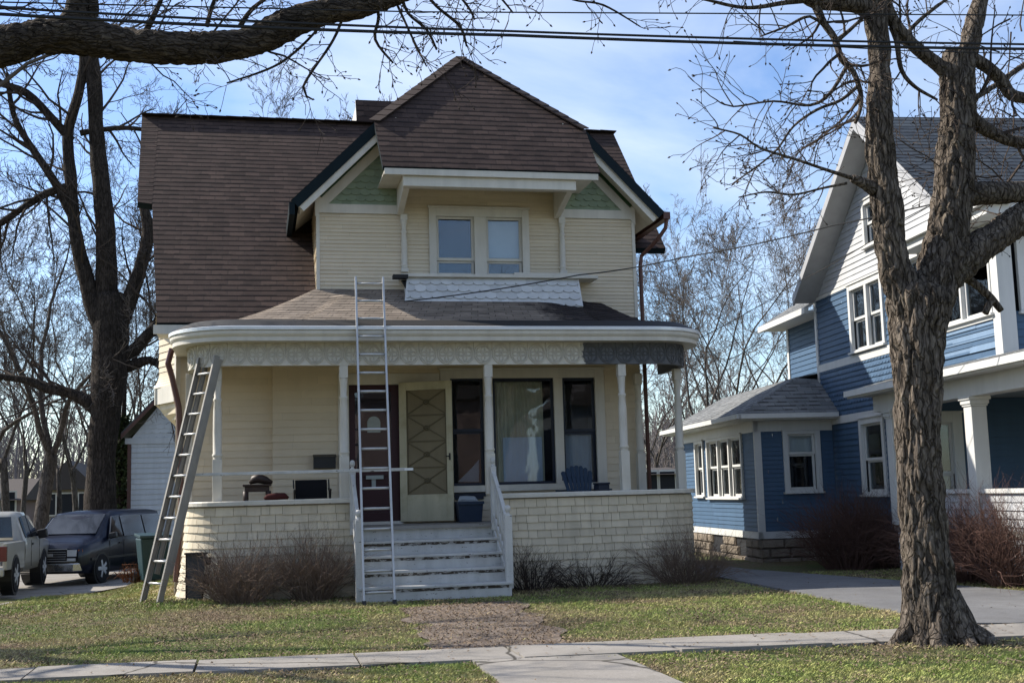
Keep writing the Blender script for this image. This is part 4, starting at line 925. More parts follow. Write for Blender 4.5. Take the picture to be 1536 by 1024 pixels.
# rough stone footing in blocks
mb = MB()
def blocks(fr, u0, u1, holes=()):
    z = -.1; k = 0
    while z < .42:
        u = u0-(.2 if k % 2 else 0)
        while u < u1:
            w = rnd.uniform(.34, .46); a, b = max(u, u0)+.006, min(u+w, u1)-.006; u += w
            if b-a < .05 or any(h[0] < (a+b)/2 < h[1] and z > h[2] for h in holes): continue
            o = rnd.uniform(0, .02); h = min(.170, .43-z)
            P = [fr.p(x, y, n) for n, s in ((-.05, 0), (.0, 0), (.03+o, .03)) for x, y in ((a+s, z+.005+s*.7), (b-s, z+.005+s*.7), (b-s, z+h-.005-s*.7), (a+s, z+h-.005-s*.7))]
            fsx = [(8, 9, 10, 11)]+[(i, (i+1) % 4, 4+(i+1) % 4, 4+i) for i in range(4)]+[(4+i, 4+(i+1) % 4, 8+(i+1) % 4, 8+i) for i in range(4)]
            mb.add(P, fsx, None, rnd.uniform(-.18, .15))
        z += .175; k += 1
    mb.fbox(fr, u0, u1, -.2, .43, -.2, -.02, tone=-.5)
h1, h2 = (-bl(1070, 820, sa)[0], -bl(1086, 820, sa)[0]), (-bl(1106, 820, sa)[0], -bl(1121, 820, sa)[0])
blocks(fl_, -5.4, .02, [(*h1, 0), (*h2, 0)]); blocks(fs_, sa, 0); blocks(f0, 0, 3.0)
ft = mb.build('footing', M['stone'], BH, smooth=False)
for h in (h1, h2):
    mb = MB(); mb.fbox(fl_, h[0]-.05, h[1]+.05, .0, .42, -.16, -.012); mb.build('cellar_window', M['interior_dark'], BH)
# front porch on the near side
mb = MB(); mb.hexa([BW(x, y, z) for z in (.62, .72) for x, y in ((-.25, -9.5), (6, -9.5), (6, -3.0), (-.25, -3.0))]); mb.build('porch_floor', M['grey_floor'], BH)
mb = MB(); mb.hexa([BW(x, y, z) for z in (2.58, 2.86) for x, y in ((-.30, -9.5), (-.02, -9.5), (-.02, -2.6), (-.30, -2.6))]); mb.hexa([BW(x, y, z) for z in (2.76, 2.80) for x, y in ((-.02, -9.5), (6, -9.5), (6, -3.0), (-.02, -3.0))]); mb.build('porch_beam', M['clean_white'], BH)
mb = MB(); mb.hexa([BW(x, y, z) for z in (2.85, 2.87) for x, y in ((-.62, -9.5), (-.02, -9.5), (-.02, -2.3), (-.62, -2.3))])
mb.bar(BW(-.64, -9.6, 2.91), BW(-.64, -2.3, 2.91), .09, .10); mb.bar(BW(-.60, -9.6, 2.86), BW(-.60, -2.3, 2.86), .05, .05); mb.build('porch_cornice', M['clean_white'], BH)
rp('porch_roof', [(-.62, -9.5, 2.96), (-.62, -2.3, 2.96), (.05, -2.6, 3.14), (.05, -9.5, 3.14)], bB, mat='roof_grey', th=.03)
for b in (-3.15, -5.8, -8.7):
    mb = MB(); p = BW(-.18, b, 0); m_ = .115
    mb.hexa([BW(-.18+x, b+y, z) for z in (.72, 2.44) for x, y in ((-m_, -m_), (m_, -m_), (m_, m_), (-m_, m_))]); 
    o = mb.build('column', M['clean_white'], BH, bevel=.01)
    mb = MB(); m_ = .15
    for z0_, z1_, m_ in ((2.44, 2.47, .13), (2.47, 2.53, .145), (2.53, 2.58, .165)): mb.hexa([BW(-.18+x, b+y, z) for z in (z0_, z1_) for x, y in ((-m_, -m_), (m_, -m_), (m_, m_), (-m_, m_))])
    mb.build('capital', M['clean_white'], o, bevel=.008)
fk = FLW(-.22); mb = MB(); lap(mb, fk, [(3.1, -.1), (9.5, -.1), (9.5, 1.22), (3.1, 1.22)], .11, .018, tonevar=.05); mb.build('porch_wall', M['white_siding'], BH)
mb = MB(); mb.fbox(fk, 3.1, 9.5, 1.22, 1.28, -.14, .05); mb.build('cap_rail', M['clean_white'], BH)
mb = MB(); mb.hexa([BW(x, y, z) for z in (0, 5.0) for x, y in ((.9, -2.3), (7, -2.3), (7, 2.9), (.9, 2.9))]); mb.build('core_wall', M['interior_dark'], BH)
# ------------------------------------------------------------------ trees
bark_mat('bark_maple', (.034, .027, .022), (.155, .127, .102), (.30, .255, .21), 1.0, 1.0)
bark_mat('bark_limb', (.018, .014, .011), (.085, .066, .050), (.17, .14, .11), 1.3, 1.0, (.14, 1, 1))
bark_mat('bark_dark', (.014, .011, .009), (.042, .033, .027), (.075, .06, .05), .6, .8)
bark_mat('bark_mid', (.05, .042, .036), (.10, .085, .074), (.15, .13, .115), .6, .6); plain('twig_mid', (.105, .088, .076), .9, .1)
plain('twig', (.055, .043, .036), .9, .1); plain('twig_pale', (.13, .10, .085), .9, .1); plain('twig_red', (.105, .062, .050), .85, .1, var=.35); plain('twig_brown', (.17, .125, .095), .9, .1, var=.3)
plain('twig_far', (.17, .15, .14), .95, .05)
def catmull(P, R_, step):
    P = [Vector(p) for p in P]; out = []; rr = []
    for i in range(len(P)-1):
        p0, p1, p2, p3 = P[max(i-1, 0)], P[i], P[i+1], P[min(i+2, len(P)-1)]; k = max(2, int((p2-p1).length/step))
        for j in range(k):
            t = j/k; out.append(.5*((2*p1)+(p2-p0)*t+(2*p0-5*p1+4*p2-p3)*t*t+(3*p1-p0-3*p2+p3)*t**3)); rr.append(R_[i]+(R_[i+1]-R_[i])*t)
    out.append(P[-1]); rr.append(R_[-1]); return out, rr
def rotd(d, ang, rng):
    a = d.orthogonal().normalized(); b = d.cross(a); t = rng.uniform(0, 2*math.pi)
    return (d*math.cos(ang)+(a*math.cos(t)+b*math.sin(t))*math.sin(ang)).normalized()
def branch(mbs, p, d, L, r, lvl, rng, rmin=.005, up=.10, wand=.22, kids=(6, 5, 4, 3), ang=(.5, 1.0), ratio=.55, seg=8, buds=None, rend=.3):
    """one wandering limb and everything that grows from it; mbs = (trunk builder, crown builder)"""
    pts = [p.copy()]; rad = [r]; d = d.normalized(); q = p.copy()
    for i in range(seg):
        d = (d+Vector((rng.gauss(0, wand), rng.gauss(0, wand), rng.gauss(0, wand)+up))*.55).normalized(); q = q+d*(L/seg); pts.append(q.copy()); rad.append(max(rmin*.8, r*(1-(1-rend)*(i+1)/seg)))
    m = mbs[0] if r > .05 else mbs[1]
    m.tube(pts, rad, 8 if r > .09 else 5 if r > .025 else 3, False)
    if lvl <= 0:
        if buds and rng.random() < buds: mbs[1].tube([q, q+d*.012, q+d*.03], [.003, .009, .002], 4, False)
        return
    K = kids[min(len(kids)-1, lvl-1)] if True else 0
    for k in range(K):
        t = .22+.78*(k+rng.random()*.8)/K; i = min(seg-1, int(t*seg)); f = t*seg-i; bp = pts[i].lerp(pts[i+1], min(1, f)); br = max(rmin, rad[i]*rng.uniform(.42, .62))
        bd = rotd((pts[i+1]-pts[i]).normalized(), rng.uniform(*ang), rng)
        branch(mbs, bp, bd, L*ratio*rng.uniform(.6, 1.15)*(1.15-.45*t), br, lvl-1, rng, rmin, up, wand*1.05, kids, ang, ratio, max(4, seg-1), buds, rend)
def shaggy(scale, amp, amp2, seed=0, zs=.15):
    """long lifted bark plates: broad flat strips parted by narrow deep furrows"""
    def f(i, k, p):
        w = .09*mnoise.noise(Vector((p.x*4, p.y*4, p.z*3+seed))); q = Vector(((p.x+w)*scale, (p.y+w)*scale, p.z*scale*zs+seed))
        a = min(1.0, abs(mnoise.noise(q))*3.2); b = min(1.0, abs(mnoise.noise(q*2.1+Vector((7, 3, 1))))*2.6); e = mnoise.noise(Vector((p.x*30, p.y*30, p.z*9+seed)))
        s = mnoise.noise(Vector((p.x*2.2, p.y*2.2, p.z*1.6+seed)))
        return 1+amp*(a-.75)+amp*.45*(b-.7)+amp*.40*e+amp2*s
    return f
def ridged(scale, amp, amp2=0.0, zs=.22, seed=0):
    def f(i, k, p):
        n = mnoise.noise(Vector((p.x*scale, p.y*scale, p.z*scale*zs+seed))); m = mnoise.noise(Vector((p.x*scale*2.3, p.y*scale*2.3, p.z*scale*zs*2.3+seed+9)))
        s = mnoise.noise(Vector((p.x*2.2, p.y*2.2, p.z*1.6+seed)))
        return 1+amp*(1-2*abs(n))+amp*.5*(1-2*abs(m))-amp*.75+amp2*s
    return f
def pxline(L, Y): return [AY(x, y, Y if len(e) < 1 else e[0]) for x, y, *e in L]
# --- maple by the sidewalk, forked trunk
TY = 9.75; rng = random.Random(11); TR, CR = MB(), MB(); G = (TR, CR)
def limb(pts, rads, Y=TY, n=36, step=.045, amp=.09, amp2=.10, sc=11, twigs=0, tl=1.2, lvl=2, tr=.016, up=.02, side=None, seed=0, tang=(.7, 1.25), m=None, kids=(4, 4, 4), t0=.1):
    """limb through picture points (x, y[, depth]) with radii in picture pixels, then side twigs"""
    P = [AY(e[0], e[1], e[2] if len(e) > 2 else Y) for e in pts]; rr = [r*(p-CAM).dot(_f)/F for r, p in zip(rads, P)]
    o, q = catmull(P, rr, step); (m or TR).tube(o, q, n, True, jitter=(shaggy(sc, amp*1.5, amp2, seed) if n >= 36 else ridged(sc, amp, amp2, seed=seed)))
    for i in range(twigs):
        k = int(len(o)*(t0+(1-t0)*(i+rng.random())/twigs)); k = min(k, len(o)-2); d = (o[k+1]-o[k]).normalized(); bd = rotd(d, rng.uniform(*tang), rng)
        if side: bd = (bd+Vector(side)*rng.uniform(.3, .9)).normalized()
        branch(G, o[k], bd, tl*rng.uniform(.6, 1.2), tr*rng.uniform(.7, 1.2), lvl, rng, .0035, up, .26, kids, (.5, 1.0), .55, 7, .8)
    return o, q
limb([(1404, 976), (1399, 940), (1394, 900), (1390, 840), (1383, 760), (1379, 680), (1376, 600), (1376, 520), (1378, 455), (1380, 432)], [58, 45, 40, 37, 33, 33.5, 34, 40, 46, 38], n=150, step=.025, amp=.10, amp2=.06, sc=11)
limb([(1380, 500), (1358, 448), (1340, 392), (1332, 320), (1322, 250), (1319, 180), (1320, 110), (1316, 50), (1310, 0), (1304, -60)], [30, 28, 23.5, 23.5, 20.5, 18.5, 15.5, 16, 18, 16], n=96, step=.025, amp=.12, amp2=.09, sc=13, seed=3)
limb([(1376, 500), (1398, 440), (1416, 390), (1424, 330), (1432, 260), (1437, 180), (1436, 120), (1437, 78)], [32, 34, 36, 31, 31, 25, 24.5, 20], n=110, step=.025, amp=.11, amp2=.11, sc=12, seed=5)
limb([(1440, 130), (1452, 80), (1460, 40), (1471, 0), (1478, -60)], [17, 15, 14.5, 12, 11], n=36, step=.03, seed=8)
limb([(1418, 415), (1450, 385), (1490, 358), (1536, 328), (1620, 290)], [26, 27, 22, 24, 22], n=70, step=.025, seed=12, twigs=4, t0=.5)
limb([(1440, 295), (1470, 290), (1536, 288), (1620, 280)], [18, 17, 16, 16], n=30, step=.04, seed=14, twigs=3)
limb([(1448, 165), (1462, 182), (1490, 200), (1524, 213), (1580, 216)], [13, 11, 9.5, 9, 8], n=24, step=.04, seed=15, twigs=4)
limb([(1445, 85), (1470, 94), (1500, 118), (1518, 143), (1560, 150)], [12, 9.5, 9, 8.5, 8], n=24, step=.04, seed=16, twigs=5)
limb([(1435, 170), (1458, 150), (1490, 130), (1540, 95), (1600, 60)], [5, 4.5, 4, 4, 4], n=10, step=.05, seed=18, twigs=5)
limb([(1422, 112), (1400, 92), (1370, 68), (1340, 32), (1320, -20)], [12, 10, 9, 9, 8], n=24, step=.04, seed=17, twigs=5)
limb([(1440, 412), (1460, 424), (1482, 442), (1502, 466)], [9, 6.5, 6, 4.5], n=16, step=.04, seed=19)
limb([(1486, 452), (1478, 470)], [5, 5], n=10, step=.02, seed=19, m=TR)
limb([(1312, 284), (1298, 276), (1278, 267)], [12, 9, 6], n=20, step=.03, seed=21)
limb([(1318, 25), (1290, 8), (1255, 4), (1222, 2), (1190, -20)], [15, 13, 12, 11, 9], n=30, step=.04, seed=22, twigs=7, side=(0, 0, -.5), tl=.8)
limb([(1222, 4), (1236, 35), (1252, 58), (1262, 88), (1280, 108), (1291, 140), (1290, 165), (1283, 185)], [7, 5.5, 5, 4.5, 4, 3.5, 3, 2.5], n=10, step=.04, seed=23, twigs=12, tl=.7, up=-.06, side=(-.6, 0, -.1))
limb([(1254, 62), (1275, 45), (1300, 20), (1316, -8)], [4, 3, 2.5, 2], n=8, step=.05, twigs=3, tl=.5)
limb([(1278, 267), (1240, 255), (1190, 238), (1140, 222), (1110, 202), (1070, 192)], [3.5, 2.6, 2.2, 1.8, 1.5, 1.2], n=6, step=.06, twigs=14, tl=.55, tr=.007, up=-.02, lvl=1)
limb([(1270, 100), (1245, 140), (1215, 158), (1160, 152), (1100, 160), (1082, 153)], [3.2, 2.6, 2.2, 1.8, 1.4, 1.1], n=6, step=.06, twigs=14, tl=.55, tr=.007, up=-.05, lvl=1)
limb([(1288, 128), (1262, 150), (1225, 165), (1190, 190), (1160, 230), (1100, 275)], [3.0, 2.4, 2.2, 1.8, 1.5, 1.1], n=6, step=.06, twigs=12, tl=.5, tr=.007, up=-.05, lvl=1)
limb([(1246, 48), (1215, 25), (1180, 40), (1140, 55)], [3, 2.5, 2, 1.2], n=6, step=.06, twigs=9, tl=.55, tr=.007, lvl=1)
limb([(1270, 275), (1235, 282), (1190, 292), (1150, 288), (1108, 296)], [2.4, 2.0, 1.8, 1.4, 1.1], n=6, step=.06, twigs=10, tl=.4, tr=.006, lvl=1)
limb([(1222, 0), (1180, 4), (1120, 12), (1060, 0), (1010, -12)], [5, 4, 3, 2.4, 2], n=8, step=.06, twigs=12, tl=.6, tr=.008, lvl=1, up=-.05)
limb([(1338, 40), (1345, 60), (1352, 105), (1372, 130), (1406, 150)], [6, 4.5, 3.5, 2.8, 2], n=8, step=.05, twigs=7, tl=.55, tr=.007, lvl=1)
limb([(1352, 60), (1380, 30), (1425, -5)], [3.5, 3, 2.4], n=7, step=.05, twigs=6, tl=.6, tr=.008, lvl=1)
for i in range(16):
    x0 = rng.uniform(1470, 1550); y0 = rng.uniform(-10, 300); branch(G, AY(x0, y0, TY+rng.uniform(-.3, .6)), Vector((rng.uniform(-1, .4), .2, rng.uniform(-.5, .7))), rng.uniform(.6, 1.2), .010, 2, rng, .0035, .0, .25, (4, 4), (.5, 1), .55, 7, .8)
tb = AZ(1402, 962); wr = random.Random(5)
for k in range(9):      # root flare
    a = 2*math.pi*k/9+wr.uniform(-.3, .3); L = wr.uniform(.10, .30)+(.12 if math.cos(a) > .3 else 0); d = Vector((math.cos(a), math.sin(a), 0)); s = Vector((tb.x, TY, 0))
    TR.tube([s+d*.12+Vector((0, 0, .42)), s+d*.20+Vector((0, 0, .22)), s+d*(.20+L*.35)+Vector((0, 0, .09)), s+d*(.22+L*.7)+Vector((0, 0, .025)), s+d*(.26+L)+Vector((0, 0, -.05))], [.10, .11, .085, .06, .035], 36, False, jitter=shaggy(12, .22, .25, k, .6))
mt = empty('maple_tree', (tb.x, TY, 0), 'bare maple with a thick forked grey brown trunk standing beside the sidewalk', 'tree')
TR.build('trunk', M['bark_maple'], mt, smooth=True); CR.build('crown', M['twig'], mt)
# --- tree out of frame on the left whose thick limb hangs over the top of the picture
rng = random.Random(23); TR, CR = MB(), MB(); G = (TR, CR); LY = 9.6
limb([(-330, 330), (-200, 150), (-90, 85), (0, 70), (60, 56), (120, 54), (190, 68), (250, 72), (320, 71), (380, 62), (430, 38), (480, 20), (540, 9), (600, -10), (700, -60), (800, -150)], [50, 40, 33, 29, 28, 28, 25, 25, 24, 22, 23, 20, 19, 16, 13, 9], LY, n=90, step=.025, amp=.08, amp2=.13, sc=13, twigs=11, tl=.9, lvl=2, tr=.014, side=(0, 0, .4), t0=.35, seed=31)
limb([(108, 40), (114, 20), (118, -10), (124, -60)], [24, 17, 15, 13], LY, n=30, step=.03, seed=35)
limb([(128, 30), (140, 20), (138, -10)], [9, 8, 7], LY, n=16, step=.03, seed=36)
for (pts, w) in (([(600, -12), (612, 20), (640, 45), (655, 75)], 3), ([(630, -20), (655, 10), (690, 40), (700, 70)], 3), ([(560, -10), (568, 25), (563, 60), (590, 95)], 3), ([(660, -40), (690, -5), (705, 15), (712, 30)], 2.5), ([(700, -60), (745, -10), (770, 20)], 2.5), ([(500, 0), (480, 40), (420, 95), (340, 125)], 2.5), ([(520, 10), (500, 60), (455, 130), (470, 150)], 2.5), ([(800, -60), (850, -5), (905, 8), (960, 40)], 2.2), ([(590, -5), (620, 60), (640, 100)], 2.2), ([(310, 40), (318, 10), (330, -20)], 4), ([(220, 45), (235, 15), (250, -20)], 5), ([(360, 40), (380, 12), (420, -15)], 4)):
    limb(pts, [w]+[w*.8]*(len(pts)-2)+[w*.5], LY, n=6, step=.05, twigs=7, tl=.42, tr=.0055, lvl=1, up=-.06)
base = Vector((AY(-330, 330, LY).x-.5, LY, 0)); top = AY(-330, 330, LY)
o, q = catmull([base+Vector((0, 0, -.1)), base+Vector((.03, 0, .5)), base+Vector((.1, 0, 1.6)), top+Vector((-.15, 0, -.4)), top+Vector((-.1, 0, .8)), top+Vector((-.3, .2, 2.8))], [.50, .40, .36, .34, .26, .15], .08); TR.tube(o, q, 32, True, jitter=ridged(12, .09, .1))
for i in range(7): branch(G, top+Vector((-.1, 0, .6+.3*i)), Vector((rng.uniform(-1, 1), rng.uniform(-1, 1), .8)), 3.0, .08, 3, rng, .006, .08)
lt = empty('street_tree', base, 'tree at the left edge whose heavy rough limb crosses the top of the view', 'tree')
TR.build('trunk', M['bark_limb'], lt, smooth=True); CR.build('crown', M['twig'], lt)
# --- dark old tree behind the van
rng = random.Random(42); TR, CR = MB(), MB(); G = (TR, CR); DY = 40.5
def dl(pts, rads, **k): 
    kw = dict(n=18, step=.25, amp=.06, amp2=.08, sc=4, tl=2.6, lvl=3, tr=.05, up=.05, kids=(4, 4, 4)); kw.update(k)
    P = [AY(x, y, DY) for x, y in pts]; rr = [r*(p-CAM).dot(_f)/F for r, p in zip(rads, P)]
    o, q = catmull(P, rr, kw['step']); TR.tube(o, q, kw['n'], True, jitter=ridged(kw['sc'], kw['amp'], kw['amp2']))
    for i in range(kw.get('twigs', 0)):
        j = min(len(o)-2, int(len(o)*(.15+.85*(i+rng.random())/kw['twigs']))); bd = rotd((o[j+1]-o[j]).normalized(), rng.uniform(.5, 1.1), rng); branch(G, o[j], bd, kw['tl']*rng.uniform(.6, 1.2), min(kw['tr'], q[j]*.6), kw['lvl'], rng, .007, kw['up'], .22, kw['kids'], (.45, 1.0), .58, 7)
dl([(150, 830), (150, 770), (152, 690), (158, 620), (164, 560), (166, 500), (164, 440)], [30, 24, 20, 22, 26, 26, 20], twigs=0)
dl([(160, 490), (160, 420), (158, 340), (150, 260), (144, 190), (140, 110), (125, 30), (110, -40)], [19, 16, 14, 13, 11, 11, 11, 9], twigs=13)
dl([(158, 500), (138, 450), (122, 390), (112, 340), (106, 270), (102, 200), (118, 140), (125, 90), (118, 30), (100, -30)], [16, 13, 11, 9, 9, 8, 7, 6, 5, 4], twigs=14)
dl([(172, 500), (190, 460), (208, 410), (222, 350), (216, 300), (235, 250)], [15, 12, 10, 9, 7, 4], twigs=10)
dl([(176, 540), (200, 525), (218, 505), (238, 480), (250, 440)], [11, 9, 8, 7, 4], twigs=8)
dl([(150, 620), (128, 600), (100, 588), (70, 582), (40, 570), (10, 566), (-20, 560)], [11, 10, 8, 8, 6, 5, 4], twigs=10)
dl([(106, 210), (80, 180), (40, 140), (0, 125), (-30, 110)], [7, 6, 6, 5, 4], twigs=9)
dl([(112, 330), (80, 270), (40, 210), (20, 170), (10, 110)], [8, 6, 5, 4, 3], twigs=9)
dl([(104, 280), (70, 290), (30, 315), (0, 335), (-30, 350)], [7, 6, 5, 5, 4], twigs=9)
dl([(120, 200), (150, 195), (190, 192), (240, 200), (290, 225)], [5, 4, 3.5, 3, 2], twigs=8, tl=1.6, lvl=2)
dl([(178, 555), (205, 545), (225, 540), (240, 550)], [9, 8, 6, 4], twigs=6)
dt = empty('old_tree', (AY(152, 770, DY).x, DY, -.5), 'large dark many limbed bare tree rising behind the navy van', 'tree')
TR.build('trunk', M['bark_dark'], dt, smooth=True); CR.build('crown', M['twig'], dt)
# --- bare trees farther back, each grown on its own
def far_tree(px, py_base, Y, h, r, seed, label, zb=-.6, spread=.5, lvl=4, mat='twig_mid', trunk='bark_mid', rmin=.008, group='bare trees far behind the houses', name='bare_tree', lean=0.0, kids=(6, 6, 6, 5), stems=3, split=.30):
    g = random.Random(seed); T, C_ = MB(), MB(); p = AY(px, py_base, Y); p.z = zb; r *= (.62 if Y > 30 else 1)
    pts = [p, p+Vector((lean*.3, 0, h*split*.4)), p+Vector((lean*.7+g.uniform(-.3, .3), g.uniform(-.2, .2), h*split))]
    o, q = catmull(pts, [r*1.25, r, r*.9], .3); T.tube(o, q, 10, True, jitter=ridged(4, .05, .08))
    for i in range(stems):
        a = 2*math.pi*(i+g.uniform(-.3, .3))/stems; d = Vector((math.cos(a)*spread+lean*.15, math.sin(a)*spread, 1.0))
        branch((T, C_), o[-1]-Vector((0, 0, .25*i+.1)), d, h*(.98-split)*g.uniform(.85, 1.1), r*.46, lvl, g, rmin, .07, .25, kids, (.4, .95), .52, 11, None, .10)
    e = empty(name, p, label, 'tree', group)
    T.build('trunk', M[trunk], e, smooth=True); C_.build('crown', M[mat], e); return e
FT = [(285, 700, 37, 15, .30, 1, 'bare tree whose twin stems rise behind the ridge of the brown roof', dict(lean=1.8, stems=2, spread=.15, split=.45)),
      (62, 745, 44, 12.5, .40, 2, 'slim bare tree left of the old tree', dict(spread=.35)),
      (10, 745, 50, 13, .25, 3, 'bare tree at the left border behind the pickup', dict()),
      (115, 745, 55, 12, .2, 4, 'small bare tree just left of the old trunk', dict(mat='twig_far', trunk='bark_mid')),
      (215, 745, 48, 13, .2, 5, 'bare tree partly hidden by the left end of the brown roof', dict()),
      (420, 700, 46, 17, .22, 6, 'bare tree showing its fine top above the brown roof', dict(spread=.5, split=.4)),
      (505, 700, 50, 17, .2, 13, 'bare tree with fine twigs left of the roof block behind the ridge', dict(spread=.4, split=.45)),
      (1045, 730, 42, 13.5, .20, 7, 'bare tree just right of the cream house, nearest the sunroom', dict(spread=.5, lean=.6)),
      (1120, 700, 46, 14.5, .22, 8, 'tall bare tree behind the middle of the sunroom roof', dict(spread=.55, split=.22)),
      (1195, 690, 44, 14, .2, 9, 'bare tree against the back corner of the blue house', dict(spread=.5, lean=-.5, split=.25)),
      (985, 730, 58, 12.5, .2, 10, 'pale bare tree seen beside the brown downspout', dict(mat='twig_far', trunk='bark_mid')),
      (1090, 690, 62, 17, .25, 12, 'pale bare tree standing farthest back over the sunroom roof', dict(mat='twig_far', trunk='bark_mid'))]
PROTO = []
for px, py, Y, h, r, sd, lb, kw in FT: PROTO.append(far_tree(px, py, Y, h, r, sd, lb, **kw))
def copy_tree(src, px, Y, label, rz, sc):
    p = AY(px, 745, Y); p.z = -.7; c = src.copy(); COL.objects.link(c); c.location = p; c.rotation_euler = (0, 0, rz); c.scale = (sc,)*3; c['label'] = label
    for ch in src.children:
        d = ch.copy(); COL.objects.link(d); d.parent = c
    return c
SP = [(-40, 47, 1, 'bare tree cut by the left border, behind the pickup roof'), (35, 58, 7, 'distant bare tree between the pickup and the slim bare tree'), (90, 66, 4, 'distant bare tree above the navy van bonnet'), (150, 62, 8, 'distant bare tree seen through the limbs of the old tree'), (195, 54, 9, 'bare tree just left of the brown roof edge, behind the evergreen'), (250, 56, 3, 'bare tree rising over the left corner of the brown ridge'), (350, 60, 8, 'bare tree over the brown ridge right of the twin stems'), (470, 58, 11, 'bare tree with pale twigs above the middle of the brown ridge'), (575, 66, 4, 'bare tree far behind, left of the roof block'),
      (965, 70, 8, 'distant bare tree hidden low behind the right wall of the cream house'), (1075, 56, 9, 'distant bare tree over the left slope of the sunroom roof'), (1215, 58, 8, 'distant bare tree against the white barge board of the blue house')]
for i, (px, Y, k, lb) in enumerate(SP): copy_tree(PROTO[k], px, Y, lb, 1.3*i+.5, .92+.05*(i % 4))
# twin stems behind the roof, nearer and heavier
# evergreen / ivy clad tree by the garage
g = random.Random(77); T, C_ = MB(), MB(); p = AY(181, 760, 43); p.z = -.6
T.tube([p, p+Vector((0, 0, 3)), p+Vector((.1, 0, 6.2))], [.2, .15, .05], 8, False)
for i in range(2300):
    z = g.uniform(.2, 5.0); rr_ = (.62*(1-z/5.6)+.12)*math.sqrt(g.random())*(1+.4*mnoise.noise(Vector((z*1.3, 0, 3)))); a = g.uniform(0, 6.283); c = p+Vector((rr_*math.cos(a), rr_*math.sin(a), z)); d = rotd(Vector((math.cos(a), math.sin(a), .2)).normalized(), .7, g); s = d.orthogonal().normalized()*.06; l = d*g.uniform(.12, .24)
    C_.add([c-s, c+s, c+l+s*.3, c+l-s*.3], [(0, 1, 2, 3)], None, g.uniform(-.4, .5))
t = NT('evergreen'); t.bsdf(t.tone((.040, .055, .022), 1.0), .8, None, .2); MATS['evergreen'] = t.m
e = empty('evergreen_tree', p, 'dark green evergreen squeezed between the old tree and the white garage', 'tree'); T.build('trunk', M['bark_dark'], e); C_.build('crown', M['evergreen'], e)
far_tree(-330, 800, 14.5, 11, .26, 91, 'bare tree beyond the left edge whose branches shade the lawn', zb=0, spread=.55, lvl=4, rmin=.006, kids=(5, 5, 5, 4), stems=4, split=.28, group=None)
# --- bare shrubs
def shrub(name, base, w, h, n, seed, label, mat, group=None, dep=.5, r0=.009, arch=.25, kids=3):
    g = random.Random(seed); m = MB(); b = Vector(base)
    for i in range(n):
        a = g.uniform(0, 6.283); s = math.sqrt(g.random()); p = b+Vector((math.cos(a)*s*w*.30, math.sin(a)*s*dep*.4, -.02)); L = h*g.uniform(.65, 1.1); d = Vector((math.cos(a)*s*w/h*.75, math.sin(a)*s*dep/h*.8, 1)).normalized()
        pts = [p]; q = p.copy(); rr_ = [r0*g.uniform(.6, 1.2)]
        for k in range(6):
            d = (d+Vector((g.gauss(0, .27), g.gauss(0, .27), g.gauss(0, .16)-arch*.10*k*s))).normalized(); q = q+d*L/6; pts.append(q.copy()); rr_.append(rr_[0]*(1-.13*(k+1)))
        tn = g.uniform(-.3, .3); m.tube(pts, rr_, 4, False, tn)
        for k in range(kids):
            j = g.randint(2, 5); dd = rotd((pts[j+1]-pts[j]).normalized(), g.uniform(.35, .8), g); l = L*g.uniform(.15, .38); e1 = pts[j]+dd*l*.5; e2 = e1+(dd+Vector((g.gauss(0, .2), g.gauss(0, .2), .15))).normalized()*l*.5; m.tube([pts[j], e1, e2], [rr_[j]*.7, rr_[j]*.55, rr_[j]*.35], 3, False, tn)
    e = empty(name, b, label, 'shrub', group); m.build('stems', M[mat], e); return e
S = lambda px, py: AZ(px, py)
def SY(px, Y): p = AY(px, 890, Y); return Vector((p.x, Y, 0))
GRP = 'bare shrubs along the porch wall'
shrub('bare_shrub', SY(360, 17.15), .95, .98, 260, 1, 'thick bare shrub nearest the leaning extension ladder', 'twig_brown', GRP, .8, .006, kids=6)
shrub('bare_shrub', SY(470, 17.2), .78, 1.05, 240, 2, 'thick bare shrub just left of the white steps', 'twig_brown', GRP, .7, .006, kids=6)
shrub('bare_shrub', SY(800, 17.25), .9, .80, 90, 3, 'thin bare shrub just right of the white steps', 'twig', GRP, .5, .006, kids=5)
shrub('bare_shrub', SY(890, 17.25), 1.4, .62, 110, 4, 'low sprawling bare shrub under the middle of the right porch wall', 'twig', GRP, .5, .006, arch=.6, kids=5)
shrub('bare_shrub', SY(1030, 17.4), 1.3, .95, 230, 5, 'bushy bare shrub at the right corner of the porch wall', 'twig_brown', GRP, .8, .006, kids=6)
GR2 = 'red stemmed shrubs in front of the blue house'
for i, (px, py, w, h, n, lb) in enumerate([(1275, 852, 1.3, 1.45, 260, 'red stemmed shrub left of the maple trunk'), (1330, 850, 1.1, 1.5, 200, 'red stemmed shrub half hidden behind the maple trunk'), (1455, 872, 1.2, 1.45, 230, 'red stemmed shrub just right of the maple trunk'), (1535, 880, 1.3, 1.5, 230, 'red stemmed shrub at the right border by the white porch wall')]):
    shrub('red_shrub', S(px, py), w, h, int(n*1.5), 20+i, lb, 'twig_red', GR2, .9, .0065, .45, 6)
